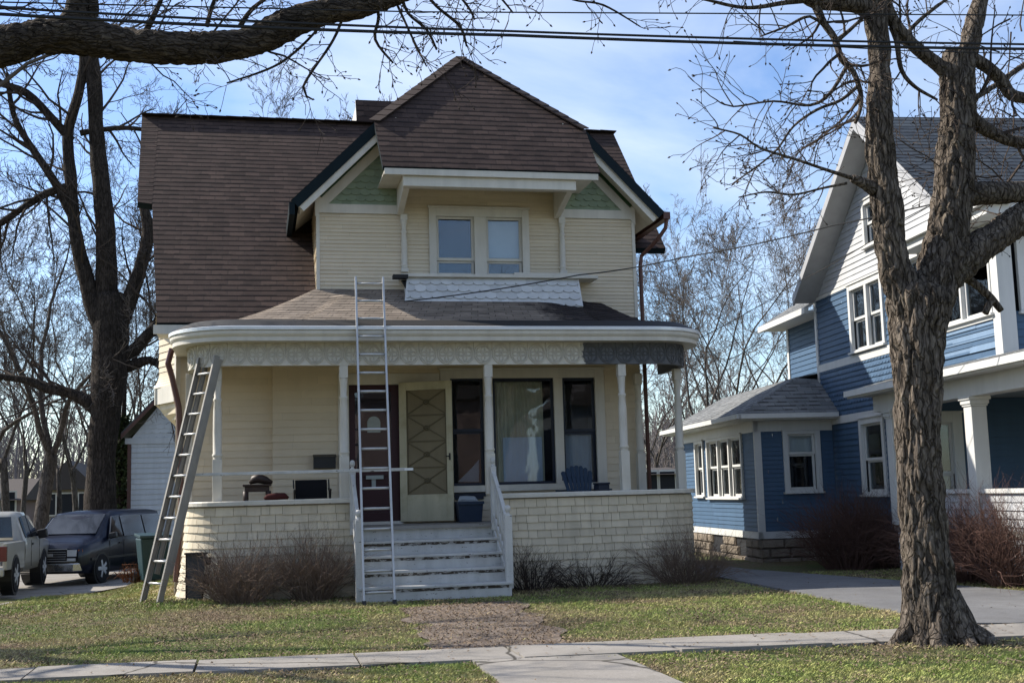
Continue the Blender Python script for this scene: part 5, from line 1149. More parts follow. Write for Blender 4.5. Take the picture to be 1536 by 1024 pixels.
# ------------------------------------------------------------------ ladders, plank and porch furniture
def lerp3(a, b, t): return Vector(a)+(Vector(b)-Vector(a))*t
base = Vector((AY(569, 906, 16.12).x, 16.12, 0)); topc = AY(554, 416, 17.58); L = (topc-base).length; dirL = (topc-base).normalized(); wv = Vector((1, 0, 0)); nv = wv.cross(dirL).normalized()
wb, wt = (AY(592, 906, 16.12).x-AY(546, 906, 16.12).x)/2, (AY(574, 416, 17.58).x-AY(533, 416, 17.58).x)/2
ld = empty('ladder', base, 'narrow aluminium ladder standing on the front steps and leaning on the porch eave', 'ladder', None)
for s in (-1, 1):
    mb = MB(); mb.bar(base+wv*s*wb, topc+wv*s*wt, .028, .062, nv); mb.build('rail', M['aluminium'], ld, bevel=.003)
    mb = MB(); mb.bar(base+wv*s*wb+Vector((0, 0, -.02)), base+wv*s*wb+dirL*.05, .05, .09, nv); mb.build('foot', M['black_plastic'], ld)
k = 0.16
while k < L-.05:
    w = wb+(wt-wb)*k/L; p = base+dirL*k; mb = MB(); mb.tube([p-wv*(w-.01), p+wv*(w-.01)], .019, 8); mb.build('rung', M['aluminium'], ld, smooth=True); k += .287
# extension ladder leaning on the round corner of the porch
bc = Vector((AY(226, 903, 17.2).x, 17.2, .05)); tcx = AY(313, 535, 17.72); dirE = (tcx-bc).normalized(); wv = Vector((.62, -.78, 0)); wv = (wv-dirE*wv.dot(dirE)).normalized(); nv = wv.cross(dirE).normalized(); L = (tcx-bc).length
le = empty('ladder', bc, 'wide weathered extension ladder leaning on the left corner of the porch frieze', 'ladder')
for s in (-1, 1):
    w = .205
    mb = MB(); a, b = bc+wv*s*w, tcx+wv*s*w; mb.bar(a, b, .012, .085, nv)
    for q in (-1, 1): mb.bar(a+nv*q*.038-wv*s*.012, b+nv*q*.038-wv*s*.012, .030, .009, nv)
    mb.build('rail', M['old_aluminium'], le)
    mb = MB(); w2 = w-.045; a, b = bc+dirE*.42+wv*s*w2-nv*.085, tcx-dirE*.02+wv*s*w2-nv*.085; mb.bar(a, b, .012, .07, nv)
    for q in (-1, 1): mb.bar(a+nv*q*.032-wv*s*.012, b+nv*q*.032-wv*s*.012, .026, .009, nv)
    mb.build('fly_rail', M['old_aluminium'], le)
k = .28
while k < L-.05:
    p = bc+dirE*k; mb = MB(); mb.tube([p-wv*.2, p+wv*.2], .017, 8); mb.build('rung', M['aluminium'], le, smooth=True)
    if k > .5:
        p = p-nv*.085+dirE*.03; mb = MB(); mb.tube([p-wv*.16, p+wv*.16], .016, 8); mb.build('rung', M['aluminium'], le, smooth=True)
    k += .30
a, b = AY(290, 712, 17.52), AY(607, 703.5, 17.0)
pk = empty('plank', a, 'long white metal work plank laid level across the porch opening between both ladders', 'plank')
mb = MB(); mb.bar(a, b, .10, .042); mb.build('board', M['chipped_white'], pk, bevel=.004)
for p, q in ((a, a+(a-b).normalized()*.10), (b, b+(b-a).normalized()*.12)):
    mb = MB(); mb.bar(p, q, .085, .034); mb.build('end_cap', M['drip_metal'], pk)
# porch things
def leg4(par, x0, x1, y0, y1, z0, z1, mat, t=.035, name='leg'):
    for x in (x0, x1):
        for y in (y0, y1): mb = MB(); mb.lathe([(t*.5, z0), (t*.75, z0+(z1-z0)*.3), (t*.45, z0+(z1-z0)*.5), (t*.8, z0+(z1-z0)*.8), (t*.8, z1)], (x, y, 0), 8); mb.build(name, M[mat], par, smooth=True)
plain('dark_wood', (.035, .022, .018), .5, .3, var=.4)
Yt = 18.35; x0, x1 = AY(364, 730, Yt).x, AY(407, 730, Yt).x; zt = AY(390, 726, Yt).z
tb_ = empty('side_table', ((x0+x1)/2, Yt, FLZ), 'small dark wooden table with turned legs on the left part of the porch', 'table')
mb = MB(); mb.box(x0, x1, Yt-.2, Yt+.2, zt-.03, zt); mb.box(x0+.03, x1-.03, Yt-.17, Yt+.17, zt-.11, zt-.03); mb.build('table_top', M['dark_wood'], tb_, bevel=.008); leg4(tb_, x0+.045, x1-.045, Yt-.15, Yt+.15, FLZ, zt-.1, 'dark_wood', .05)
mb = MB(); c = AY(391, 722, Yt); n = 9; g = random.Random(4)
mb.tube([c+Vector((-.16, 0, -.02)), c+Vector((-.10, .02, .03)), c+Vector((-.02, -.02, .05)), c+Vector((.07, .01, .02)), c+Vector((.17, 0, -.02))], [.02, .06, .075, .06, .02], 10, True, jitter=lambda i, k, p: 1+.35*mnoise.noise(p*14)); o = mb.build('rag', M['dark_wood'], None, smooth=True, origin=c); tag(o, 'crumpled dark rag bundled on top of the small wooden table', 'rag')
mb = MB(); c = AY(414, 744, 18.0); mb.tube([c+Vector((-.17, 0, -.03)), c+Vector((-.12, 0, -.01)), c+Vector((0, 0, 0)), c+Vector((.12, 0, 0)), c+Vector((.18, 0, -.03))], [.02, .045, .055, .05, .02], 10, True); plain('maroon_cloth', (.06, .02, .02), .9, .1)
o = mb.build('cushion', M['maroon_cloth'], None, smooth=True, origin=c); tag(o, 'small dark maroon cushion lying between the wooden table and the black chair', 'cushion')
# black folding chair
Yc = 18.3; x0, x1 = AY(443, 735, Yc).x, AY(491, 735, Yc).x; z1 = AY(468, 719, Yc).z; z0 = z1-.30
fc = empty('folding_chair', ((x0+x1)/2, Yc, FLZ), 'low black canvas folding chair behind the porch wall left of the steps', 'chair')
mb = MB(); mb.prism([(x0, Yc, z0), (x1, Yc, z0), (x1, Yc+.09, z1), (x0, Yc+.09, z1)], (0, .03, 0)); mb.build('backrest', M['black_cloth'], fc, bevel=.01)
mb = MB(); mb.box(x0, x1, Yc-.42, Yc, z0-.02, z0+.02); mb.build('seat', M['black_cloth'], fc, bevel=.01)
for x in (x0-.025, x1+.025):
    mb = MB(); mb.tube([(x, Yc-.42, z0+.14), (x, Yc+.06, z0+.16)], .016, 8); mb.build('armrest', M['black_plastic'], fc)
    mb = MB(); mb.tube([(x, Yc-.42, FLZ), (x, Yc+.09, z1)], .011, 6); mb.build('leg', M['black_plastic'], fc)
    mb = MB(); mb.tube([(x, Yc+.05, FLZ), (x, Yc-.40, z0+.14)], .011, 6); mb.build('leg', M['black_plastic'], fc)
# black letter box on the wall
a, b = AY(470, 703, YG), AY(503, 682, YG); mbx = empty('letter_box', (a.x, YG, a.z), 'flat black letter box fixed to the cream wall left of the front door', 'letter box')
mb = MB(); mb.box(a.x, b.x, YG-.13, YG-.016, a.z, b.z-.03); mb.build('box', M['black_plastic'], mbx, bevel=.008); mb = MB(); mb.prism([(a.x-.008, YG-.15, b.z-.04), (a.x-.008, YG-.016, b.z), (a.x-.008, YG-.016, b.z+.012), (a.x-.008, YG-.15, b.z-.028)], (b.x-a.x+.016, 0, 0)); mb.build('lid', M['black_plastic'], mbx)
# blue tub under the window
plain('blue_tub', (.022, .035, .06), .5, .3); plain('clear_plastic', (.30, .33, .36), .35, .4, var=.3)
a, b = AY(686, 783, 18.75), AY(723, 752, 18.75); tub = empty('storage_tub', ((a.x+b.x)/2, 18.75, FLZ), 'dark blue storage tub beside the open storm door', 'tub')
z0, z1 = FLZ, b.z; mb = MB(); cx = (a.x+b.x)/2; w = (b.x-a.x)/2
A = [(cx+sx*w*k_, 18.85+sy*.22*k_, z) for z, k_ in ((z0+.004, .86), (z1, 1.0)) for sx, sy in ((-1, -1), (1, -1), (1, 1), (-1, 1))]; mb.add(A, [(0, 3, 2, 1), (0, 1, 5, 4), (1, 2, 6, 5), (2, 3, 7, 6), (3, 0, 4, 7)]); mb.build('body', M['blue_tub'], tub)
mb = MB(); mb.box(cx-w*1.05, cx+w*1.05, 18.61, 18.63, z1-.035, z1+.01); mb.box(cx-w*1.05, cx+w*1.05, 19.07, 19.09, z1-.035, z1+.01); mb.box(cx-w*1.05, cx-w*1.0, 18.63, 19.07, z1-.035, z1+.01); mb.box(cx+w*1.0, cx+w*1.05, 18.63, 19.07, z1-.035, z1+.01); mb.build('rim', M['blue_tub'], tub)
mb = MB(); g = random.Random(3)
mb.tube([(cx-w*.8, 18.85, z1-.03), (cx-w*.55, 18.82, z1+.03), (cx-w*.1, 18.86, z1+.045), (cx+w*.35, 18.82, z1+.02), (cx+w*.8, 18.86, z1-.03)], [.03, .07, .06, .07, .03], 14, True, jitter=lambda i, k, p: 1+.5*mnoise.noise(p*18))
o = mb.build('plastic_bags', M['clear_plastic'], None, smooth=True, origin=(cx, 18.8, z1)); tag(o, 'pale crumpled plastic bags heaped in the dark blue storage tub', 'plastic bag')
# dark blue garden chair with fanned slats
plain('chair_blue', (.008, .028, .062), .5, .35)
Ya = 18.55; x0, x1 = AY(846, 730, Ya).x, AY(895, 730, Ya).x; cx = (x0+x1)/2; z0, z1 = 1.28, AY(870, 697, Ya).z
ac = empty('garden_chair', (cx, Ya, FLZ), 'dark blue slatted garden chair with a rounded back in front of the right window', 'chair')
for i in range(7):
    f = (i-3)/3; mb = MB(); xb, xt = cx+f*.15, cx+f*.225; zt = z1-.09*f*f; mb.prism([(xb-.022, Ya+.0, z0), (xb+.022, Ya, z0), (xt+.033, Ya+.2, zt-.02-.012*f), (xt+.012, Ya+.205, zt), (xt-.012, Ya+.205, zt), (xt-.033, Ya+.2, zt-.02+.012*f)], (0, .022, 0)); mb.build('back_slat', M['chair_blue'], ac)
mb = MB(); mb.prism([(cx-.25, Ya-.5, 1.34), (cx-.25, Ya+.05, 1.22), (cx-.25, Ya+.05, 1.26), (cx-.25, Ya-.5, 1.38)], (.5, 0, 0)); mb.build('seat', M['chair_blue'], ac)
mb = MB(); mb.bar((cx-.24, Ya+.2, z0+.33), (cx+.24, Ya+.2, z0+.33), .03, .06); mb.build('back_rail', M['chair_blue'], ac)
for s in (-1, 1):
    mb = MB(); mb.box(cx+s*.30-.06, cx+s*.30+.06, Ya-.55, Ya+.2, 1.405, 1.43); mb.build('armrest', M['chair_blue'], ac, bevel=.005)
    mb = MB(); mb.box(cx+s*.28-.015, cx+s*.28+.015, Ya-.50, Ya-.40, FLZ, 1.405); mb.build('leg', M['chair_blue'], ac)
    mb = MB(); mb.bar((cx+s*.26, Ya+.45, FLZ), (cx+s*.26, Ya-.4, 1.33), .03, .08); mb.build('leg', M['chair_blue'], ac)
a, b = AY(897, 735, 17.9), AY(913, 723, 17.9); pb = empty('black_case', (a.x, 17.9, FLZ), 'small black case just right of the dark blue garden chair', 'case')
mb = MB(); mb.box(a.x, b.x, 17.85, 18.15, FLZ, b.z-.03); mb.build('case_body', M['navy_paint'], pb, bevel=.015); mb = MB(); mb.box(a.x-.008, b.x+.008, 17.84, 18.16, b.z-.03, b.z); mb.build('lid', M['navy_paint'], pb, bevel=.008)
# flat board over the crawl hole
p0 = AY(293, 894, 17.55); plain('grey_board', (.055, .058, .06), .6, .2, var=.3); a, b = AY(279, 893, 17.52), AY(309, 830, 17.62)
cb = empty('crawl_panel', (a.x, 17.6, 0), 'dark grey panel propped in the crawl hole at the left corner of the porch', 'panel')
mb = MB(); mb.prism([(a.x+.02, 17.55, .03), (b.x-.06, 17.52, .03), (b.x, 17.62, b.z), (a.x-.0, 17.64, b.z)], (0, .03, 0)); mb.build('board', M['grey_board'], cb); mb = MB(); mb.bar((a.x-.03, 17.60, b.z+.01), (b.x+.03, 17.58, b.z+.01), .06, .025); mb.build('top_lip', M['black_plastic'], cb)
mb = MB(); mb.box(a.x-.02, b.x+.06, 17.72, 17.76, -.1, b.z+.02); mb.build('crawl_hole', M['interior_dark'], HS)

# ------------------------------------------------------------------ garage, bin, vehicles, far houses
GY = 41.0; gw = lambda x, y: AY(x, y, GY)
zt = gw(192, 664).z; xl = gw(192, 700).x; ap = gw(262, 578); xr = 2*ap.x-xl; er_ = gw(183, 655)
paint('garage_white', (.50, .52, .53), .6, .08, 1.0, tone=1.0)
ga = empty('garage', (xl, GY, -.6), 'white gabled garage with brown trimmed roof behind the left end of the house', 'garage')
fg = Fr((0, GY, 0), (1, 0, 0), (0, 0, 1), (0, -1, 0)); mb = MB(); lap(mb, fg, [(xl, -.6), (xr, -.6), (xr, zt), (xl, zt)], .17, .025, tonevar=.04)
mb.add([(xl, GY, -.6), (xl, GY+6, -.6), (xl, GY+6, zt), (xl, GY, zt)], [(0, 1, 2, 3)]); mb.build('wall', M['garage_white'], ga)
mb = MB(); mb.add([fg.p(xl, zt, -.01), fg.p(xr, zt, -.01), fg.p(ap.x, ap.z, -.01)], [(0, 1, 2)], tone=-.3); scales(mb, fg, [(xl+.1, zt+.14), (xr-.1, zt+.14), (ap.x, ap.z-.05)], .26, .15, .03, tv=.06); mb.build('gable', M['garage_white'], ga)
mb = MB(); mb.fbox(fg, xl-.1, xr+.1, zt-.04, zt+.15, 0, .05); mb.build('frieze_board', M['garage_white'], ga); mb = MB(); mb.fbox(fg, xl-.02, xl+.10, -.6, zt-.04, 0, .04); mb.build('corner_board', M['brown_metal'], ga)
sl_ = (ap.z-er_.z)/(ap.x-er_.x)
for s in (-1, 1):
    e_ = er_ if s < 0 else Vector((2*ap.x-er_.x, GY, er_.z)); mb = MB(); q = [Vector((e_.x, GY-.35, e_.z)), Vector((ap.x, GY-.35, ap.z+.1)), Vector((ap.x, GY-.35, ap.z+.22)), Vector((e_.x, GY-.35, e_.z+.12))]; mb.prism(q, (0, 6.7, 0)); r_ = mb.build('roof', M['roof_grey'], ga)
    mb = MB(); q = [Vector((e_.x, GY-.38, e_.z-.10)), Vector((ap.x, GY-.38, ap.z)), Vector((ap.x, GY-.38, ap.z+.12)), Vector((e_.x, GY-.38, e_.z+.06))]; mb.prism(q, (0, .03, 0)); mb.build('barge_board', M['brown_metal'], r_)
# wheeled bin
plain('bin_teal', (.010, .035, .042), .45, .4)
pb = AZ(228, 874, -.22); bn = empty('wheeled_bin', pb, 'dark teal wheeled bin half hidden behind the leaning extension ladder', 'bin', rz=.25, local=True)
mb = MB(); A = [(sx*w, sy*d, z) for z, w, d in ((.06, .21, .25), (.92, .29, .33)) for sx, sy in ((-1, -1), (1, -1), (1, 1), (-1, 1))]; mb.hexa(A); mb.build('body', M['bin_teal'], bn, bevel=.03)
mb = MB(); mb.prism([(-.31, -.37, .92), (.31, -.37, .92), (.31, .36, .96), (-.31, .36, .96)], (0, 0, .055)); mb.tube([(-.25, .40, .95), (.25, .40, .95)], .018, 8); mb.build('lid', M['bin_teal'], bn, bevel=.02)
for s in (-1, 1): mb = MB(); mb.tube([(s*.27, .24, .12), (s*.33, .24, .12)], .12, 18); mb.build('wheel', M['black_plastic'], bn)
# vehicles
plain('tyre', (.012, .012, .013), .85, .2); plain('rim_grey', (.42, .43, .44), .45, .5, .2); plain('chrome', (.55, .56, .58), .2, .5, .9); plain('van_navy', (.0035, .006, .016), .3, .3, 0, .15); plain('truck_tan', (.36, .345, .30), .35, .5, .2, .5)
plain('auto_glass', (.008, .011, .016), .06, .8, 0, .2); plain('lamp_clear', (.55, .56, .55), .15, .6); plain('lamp_red', (.11, .010, .010), .2, .6); plain('lamp_amber', (.35, .10, .015), .25, .6); plain('plate_white', (.45, .46, .48), .5, .3)
def ring(x, z0, zb, zt, hb, hm, ht):
    half = [(hb, z0), (hm, z0+(zb-z0)*.35), (hm+.01, z0+(zb-z0)*.7), (hm-.01, zb), (ht+(hm-ht)*.35, zb+(zt-zb)*.6), (ht, zt-.03), (ht*.75, zt), (0, zt+.015)]
    return [(x, -y, z) for y, z in half]+[(x, y, z) for y, z in half[::-1][1:]]
def loft(rings, closed_ends=True):
    m = MB(); n = len(rings[0]); vs = [p for r in rings for p in r]; fs = [(i*n+j, i*n+j+1, (i+1)*n+j+1, (i+1)*n+j) for i in range(len(rings)-1) for j in range(n-1)]
    fs += [(i*n+n-1, i*n, (i+1)*n, (i+1)*n+n-1) for i in range(len(rings)-1)]
    fs += [tuple(range(n)), tuple(range((len(rings)-1)*n, len(rings)*n))[::-1]]; m.add(vs, fs); return m
def wheel(par, x, s, hw, r=.37, w=.22):
    m = MB(); c = Vector((x, s*(hw+.035-w/2), r)); ax = Vector((0, s, 0))
    m.tube([c+ax*o for o in (-w/2, -w/2+.02, w/2-.03, w/2, w/2-.01)], [r*.9, r, r, r*.93, r*.66], 28); o = m.build('wheel', M['tyre'], par, smooth=False)
    m = MB(); m.tube([c+ax*q for q in (w/2-.06, w/2-.005)], [r*.64, r*.66], 24)
    for k in range(5):
        a = k*2*math.pi/5; d = Vector((math.cos(a), 0, math.sin(a))); m.bar(c+ax*(w/2-.004)+d*.05, c+ax*(w/2-.01)+d*r*.6, .07, .03, ax)
    m.tube([c+ax*(w/2-.02), c+ax*(w/2+.012)], [.07, .05], 12); m.build('rim', M['rim_grey'], o)
    m = MB(); m.tube([Vector((x, s*(hw-.25), r)), Vector((x, s*(hw+.012), r))], r*1.13, 24); m.build('wheel_arch', M['black_plastic'], o)
def poly_panel(name, pts, mat, par, th=.012, off=None):
    m = MB(); P = [Vector(p) for p in pts]; n = (P[1]-P[0]).cross(P[2]-P[0]).normalized()
    if off is not None and n.dot(Vector(off)) < 0: n = -n
    m.prism([p-n*.02 for p in P], n*(.02+th)); return m.build(name, M[mat], par)
# navy van, nose to the street
th = R(20); hd = Vector((-math.sin(th), -math.cos(th), 0)); lf = Vector((math.cos(th), -math.sin(th), 0)); P = AZ(150, 874, -.66); cen = P-hd*1.5-lf*.97; cen.z = -.66
vn = empty('parked_van', cen, 'dark navy van parked nose forward at the end of the side driveway', 'van', rz=math.atan2(hd.y, hd.x), local=True); vn.scale = (1.05,)*3
rg = [ring(2.42, .42, .80, .92, .80, .84, .74), ring(2.36, .32, .90, 1.00, .88, .92, .78), ring(2.0, .28, .98, 1.08, .92, .96, .80), ring(1.45, .26, 1.05, 1.16, .93, .97, .80), ring(1.30, .26, 1.06, 1.24, .93, .97, .78), ring(.80, .26, 1.07, 1.66, .93, .975, .74), ring(.55, .26, 1.07, 1.78, .93, .975, .74), ring(-.2, .26, 1.07, 1.82, .93, .975, .76), ring(-1.9, .27, 1.07, 1.82, .92, .97, .76), ring(-2.3, .30, 1.07, 1.78, .90, .95, .74), ring(-2.42, .36, 1.05, 1.66, .86, .90, .70)]
loft(rg).build('body', M['van_navy'], vn, smooth=True)
poly_panel('windscreen', [(1.34, -.74, 1.235), (1.34, .74, 1.235), (.70, .69, 1.715), (.70, -.69, 1.715)], 'auto_glass', vn, .02, (1, 0, 1))
for s in (-1, 1):
    for k, (xa, xb, xa2, xb2) in enumerate(((1.05, .30, .66, .30), (.22, -1.0, .22, -1.0), (-1.08, -2.2, -1.08, -2.12))):
        poly_panel('side_window', [(xa, s*.958, 1.13), (xb, s*.958, 1.13), (xb2, s*.812, 1.68), (xa2, s*.812, 1.66)], 'auto_glass', vn, .025, (0, s, .2))
    poly_panel('headlight', [(2.385, s*.56, .72), (2.385, s*.80, .72), (2.375, s*.80, .88), (2.385, s*.56, .88)], 'lamp_clear', vn, .05, (1, 0, 0)); poly_panel('turn_light', [(2.36, s*.81, .72), (2.31, s*.90, .72), (2.30, s*.90, .88), (2.36, s*.81, .88)], 'lamp_amber', vn, .05, (1, s*.5, 0))
    poly_panel('fog_light', [(2.39, s*.56, .61), (2.39, s*.78, .61), (2.39, s*.78, .68), (2.39, s*.56, .68)], 'lamp_clear', vn, .045, (1, 0, 0))
    for x in (1.45, -1.40): wheel(vn, x, s, .97)
    m = MB(); m.bar((1.05, s*.97, 1.16), (1.02, s*1.16, 1.20), .16, .15); m.build('wing_mirror', M['black_plastic'], vn, bevel=.03)
    m = MB(); m.box(-2.1, 2.0, s*.985-.006, s*.985+.006, .60, .66); m.box(1.02, 1.035, s*.978-.004, s*.978+.004, .40, 1.06); m.box(.24, .255, s*.985-.004, s*.985+.004, .38, 1.06); m.box(.36, .52, s*.985-.01, s*.985+.012, .96, .99); m.build('door_trim', M['black_plastic'], vn)
m = MB(); m.box(2.40, 2.455, -.55, .55, .62, .90); gr_ = m.build('grille', M['black_plastic'], vn, bevel=.01)
m = MB(); m.box(2.45, 2.468, -.57, .57, .895, .915); m.box(2.45, 2.468, -.57, .57, .605, .622)
for k in range(4): m.box(2.452, 2.462, -.54, .54, .665+k*.055, .675+k*.055)
m.box(2.452, 2.472, -.20, .20, .735, .80); m.build('grille_bar', M['rim_grey'], gr_)
m = MB(); m.prism([(2.36, -.90, .36), (2.52, -.78, .36), (2.54, 0, .36), (2.52, .78, .36), (2.36, .90, .36), (2.2, .9, .36), (2.2, -.9, .36)], (0, 0, .20)); m.build('bumper', M['chrome'], vn, bevel=.02)
m = MB(); m.box(2.535, 2.55, -.66, -.34, .40, .53); m.build('number_plate', M['plate_white'], vn)
# tan pickup, seen from behind
th = R(.5); fw = Vector((math.sin(th), math.cos(th), 0)); rt = Vector((math.cos(th), -math.sin(th), 0)); P = AZ(13, 889, -.5); cen = P+fw*1.75-rt*.85; cen.z = -.5
tk = empty('pickup_truck', cen, 'tan pickup truck seen from behind at the left border', 'pickup', rz=math.atan2(fw.y, fw.x), local=True)
loft([ring(2.75, .55, .95, 1.02, .82, .88, .80), ring(2.6, .45, 1.02, 1.10, .90, .96, .84), ring(1.5, .42, 1.10, 1.20, .92, .98, .84), ring(1.2, .42, 1.12, 1.26, .92, .98, .80), ring(.62, .42, 1.12, 1.72, .92, .98, .74), ring(.4, .42, 1.12, 1.80, .92, .98, .73), ring(-.35, .42, 1.12, 1.80, .92, .98, .73), ring(-.62, .42, 1.12, 1.70, .92, .98, .74), ring(-.66, .42, 1.10, 1.14, .92, .98, .92)]).build('cab', M['truck_tan'], tk, smooth=True)
m = MB()
for s in (-1, 1): m.prism([(-.70, s*.98, .50), (-2.72, s*.98, .55), (-2.76, s*.98, 1.13), (-.70, s*.98, 1.13)], (0, -s*.08, 0))
m.box(-2.72, -.70, -.9, .9, .55, .62); m.box(-.74, -.70, -.9, .9, .62, 1.12); m.build('bed', M['truck_tan'], tk, bevel=.02)
m = MB(); m.box(-2.78, -2.72, -.80, .80, .58, 1.12); m.build('tailgate', M['truck_tan'], tk, bevel=.02)
m = MB(); m.box(-2.95, -2.76, -.95, .95, .42, .60); m.build('bumper', M['truck_tan'], tk, bevel=.03)
for s in (-1, 1):
    m = MB(); m.box(-2.79, -2.70, s*.905-.085, s*.905+.085, .74, 1.06); m.build('tail_light', M['lamp_red'], tk, bevel=.01)
    for x in (1.75, -1.75): wheel(tk, x, s, .98, .40, .25)
    poly_panel('side_window', [(.98, s*.965, 1.18), (.10, s*.965, 1.18), (.10, s*.80, 1.70), (.52, s*.80, 1.68)], 'auto_glass', tk, .025, (0, s, .2)); poly_panel('side_window', [(.02, s*.965, 1.18), (-.50, s*.965, 1.18), (-.44, s*.80, 1.68), (.02, s*.80, 1.70)], 'auto_glass', tk, .025, (0, s, .2))
    m = MB(); m.bar((.95, s*.98, 1.22), (.92, s*1.2, 1.26), .12, .22); m.build('wing_mirror', M['black_plastic'], tk, bevel=.03); m = MB(); m.box(.06, .075, s*.99-.004, s*.99+.004, .5, 1.12); m.box(1.1, 1.115, s*.99-.004, s*.99+.004, .5, 1.12); m.box(.12, .3, s*.99-.012, s*.99+.012, 1.0, 1.04); m.build('door_trim', M['black_plastic'], tk)
poly_panel('rear_window', [(-.665, -.70, 1.20), (-.665, .70, 1.20), (-.61, .64, 1.68), (-.61, -.64, 1.68)], 'auto_glass', tk, .02, (-1, 0, .1))
# heap of dry branches by the bin
g = random.Random(9); m = MB(); b0 = AZ(203, 872, -.2)
for i in range(70):
    p = b0+Vector((g.uniform(-.25, .25), g.uniform(-.3, .3), 0)); d = Vector((g.gauss(0, .5), g.gauss(0, .4), 1)).normalized(); q = p+d*g.uniform(.2, .45); m.tube([p, q, q+Vector((g.gauss(0, .12), g.gauss(0, .1), g.uniform(-.25, .1)))], [.008, .006, .003], 3, False)
plain('rust_twig', (.13, .055, .03), .9, .1); e = empty('dry_shrub', b0, 'rust brown dry shrub between the navy van and the teal bin', 'shrub'); m.build('stems', M['rust_twig'], e)
# far houses
def far_house(pxl, pxr, y_eave, y_top, Y, wall, roof, label, kind=0, zb=-.8):
    a, b = AY(pxl, y_eave, Y), AY(pxr, y_eave, Y); zt = AY((pxl+pxr)/2, y_top, Y).z; e = empty('distant_house', ((a.x+b.x)/2, Y, zb), label, 'house', 'houses far behind')
    m = MB(); m.box(a.x, b.x, Y, Y+8, zb, a.z); m.build('wall', M[wall], e)
    m = MB(); o = .35; z0 = a.z
    if kind == 0: m.prism([(a.x-o, Y-o, z0), (a.x-o, Y+8+o, z0), (a.x-o, Y+4, zt)], (b.x-a.x+2*o, 0, 0))
    else: m.prism([(a.x-o, Y-o, z0), (b.x+o, Y-o, z0), ((a.x+b.x)/2, Y-o, zt)], (0, 8+2*o, 0))
    m.build('roof', M[roof], e)
    for i in range(3):
        w = (b.x-a.x)/3; x = a.x+w*(i+.5); m = MB(); m.box(x-.4, x+.4, Y-.05, Y+.02, zb+1.6, zb+3.0); f = m.build('window', M['trim_white'], e); m = MB(); m.box(x-.32, x+.32, Y-.07, Y-.04, zb+1.68, zb+2.92); m.build('pane', M['interior_dark'], f)
    return e
paint('tan_far', (.22, .19, .15), .8); paint('pink_far', (.20, .14, .12), .8); paint('grey_far', (.16, .17, .185), .8); plain('roof_far', (.055, .045, .04), .9)
far_house(-60, 26, 752, 716, 62, 'pink_far', 'roof_far', 'low reddish house far behind the tan pickup'); far_house(62, 140, 735, 690, 78, 'tan_far', 'roof_far', 'pale tan house far off behind the navy van', 1)
far_house(960, 1040, 712, 698, 48, 'grey_far', 'roof_far', 'grey house glimpsed between the porch and the sunroom')
# ------------------------------------------------------------------ overhead wires
def wire(label, pts, r, sag=0.0, n=24, name='overhead_wire', group=None):
    m = MB(); P = [AY(*p) for p in pts]; o = []
    for a, b in zip(P, P[1:]):
        for i in range(n):
            t = i/n; o.append(a+(b-a)*t-Vector((0, 0, sag*4*t*(1-t))))
    o.append(P[-1]); m.tube(o, r, 5); return tag(m.build(name, M['tar_black'], None, origin=P[0]), label, 'wire', group)
WG = 'wires overhead along the street'
wire('thick twisted cable, the lower edge of the pair crossing the whole top of the view', [(-400, -6, 8.6), (768, 53, 8.6), (1900, 74, 8.6)], .013, .04, group=WG)
wire('thick cable running just above the twisted cable from the heavy limb to the maple', [(-400, -15, 8.65), (768, 47, 8.65), (1900, 69, 8.65)], .010, .03, group=WG)
wire('thin wire, topmost of all, passing in front of both maple stems', [(-400, -6, 9.0), (620, 18, 9.0), (1536, 23, 9.0), (1900, 24, 9.0)], .006, .0, group=WG)
wire('thin wire below the twisted cable, between the two maple stems', [(1100, 62, 9.2), (1350, 76, 9.2), (1536, 81, 9.2), (1900, 92, 9.2)], .005, .0, group=WG)
wire('service wire rising from the white balcony skirt towards the maple', [(606, 452, 18.6), (870, 412, 17.6), (1024, 386, 16.5), (1250, 338, 14.5), (1600, 255, 12)], .010, .03, name='service_wire')
wire('service wire rising from the right end of the porch eave past the blue gable', [(1045, 509, 18.2), (1200, 421, 16), (1340, 340, 14), (1600, 180, 11)], .006, .03, name='service_wire')
# ------------------------------------------------------------------ grass, litter, far woods
def inside(x, y, P):
    c = False; n = len(P)
    for i in range(n):
        a, b = P[i], P[i-1]
        if (a[1] > y) != (b[1] > y) and x < (b[0]-a[0])*(y-a[1])/(b[1]-a[1])+a[0]: c = not c
    return c
PATH = [(p.x, p.y) for p in (AZ(598, 912), AZ(655, 979), AZ(868, 969), AZ(770, 900))]
mb = MB(); n = 22; A, B, C2, D = [Vector((x, y, 0)) for x, y in PATH]
vs = [];
for i in range(n+1):
    for j in range(n+1):
        q = (A*(1-i/n)+D*(i/n))*(1-j/n)+(B*(1-i/n)+C2*(i/n))*(j/n); ed = 1 if (i in (0, n)) else 0; q.x += ed*.22*mnoise.noise(q*1.7+Vector((5, 0, 0)))+ed*.08*mnoise.noise(q*6); q.z = gz(q.x, q.y)+.012+.006*mnoise.noise(q*6); vs.append(q)
mb.add(vs, [(i*(n+1)+j, (i+1)*(n+1)+j, (i+1)*(n+1)+j+1, i*(n+1)+j+1) for i in range(n) for j in range(n)])
t = NT('mulch'); v = t.tex(); c = t.mix(1.0, t.ramp(t.noise(v, 5, 5, .7), [(.35, (.15, .12, .10)), (.65, (.26, .215, .18))]), t.ramp(t.noise(v, 60, 4), [(.3, .55), (.7, 1.3)]), 'MULTIPLY'); t.bsdf(c, .95, t.bump(t.noise(v, 45, 4), 1.0, .03), .1); MATS['mulch'] = t.m
tag(mb.build('dirt_path', M['mulch'], smooth=True), kind='structure')
DRV2 = [(p[0], p[1]) for p in poly]
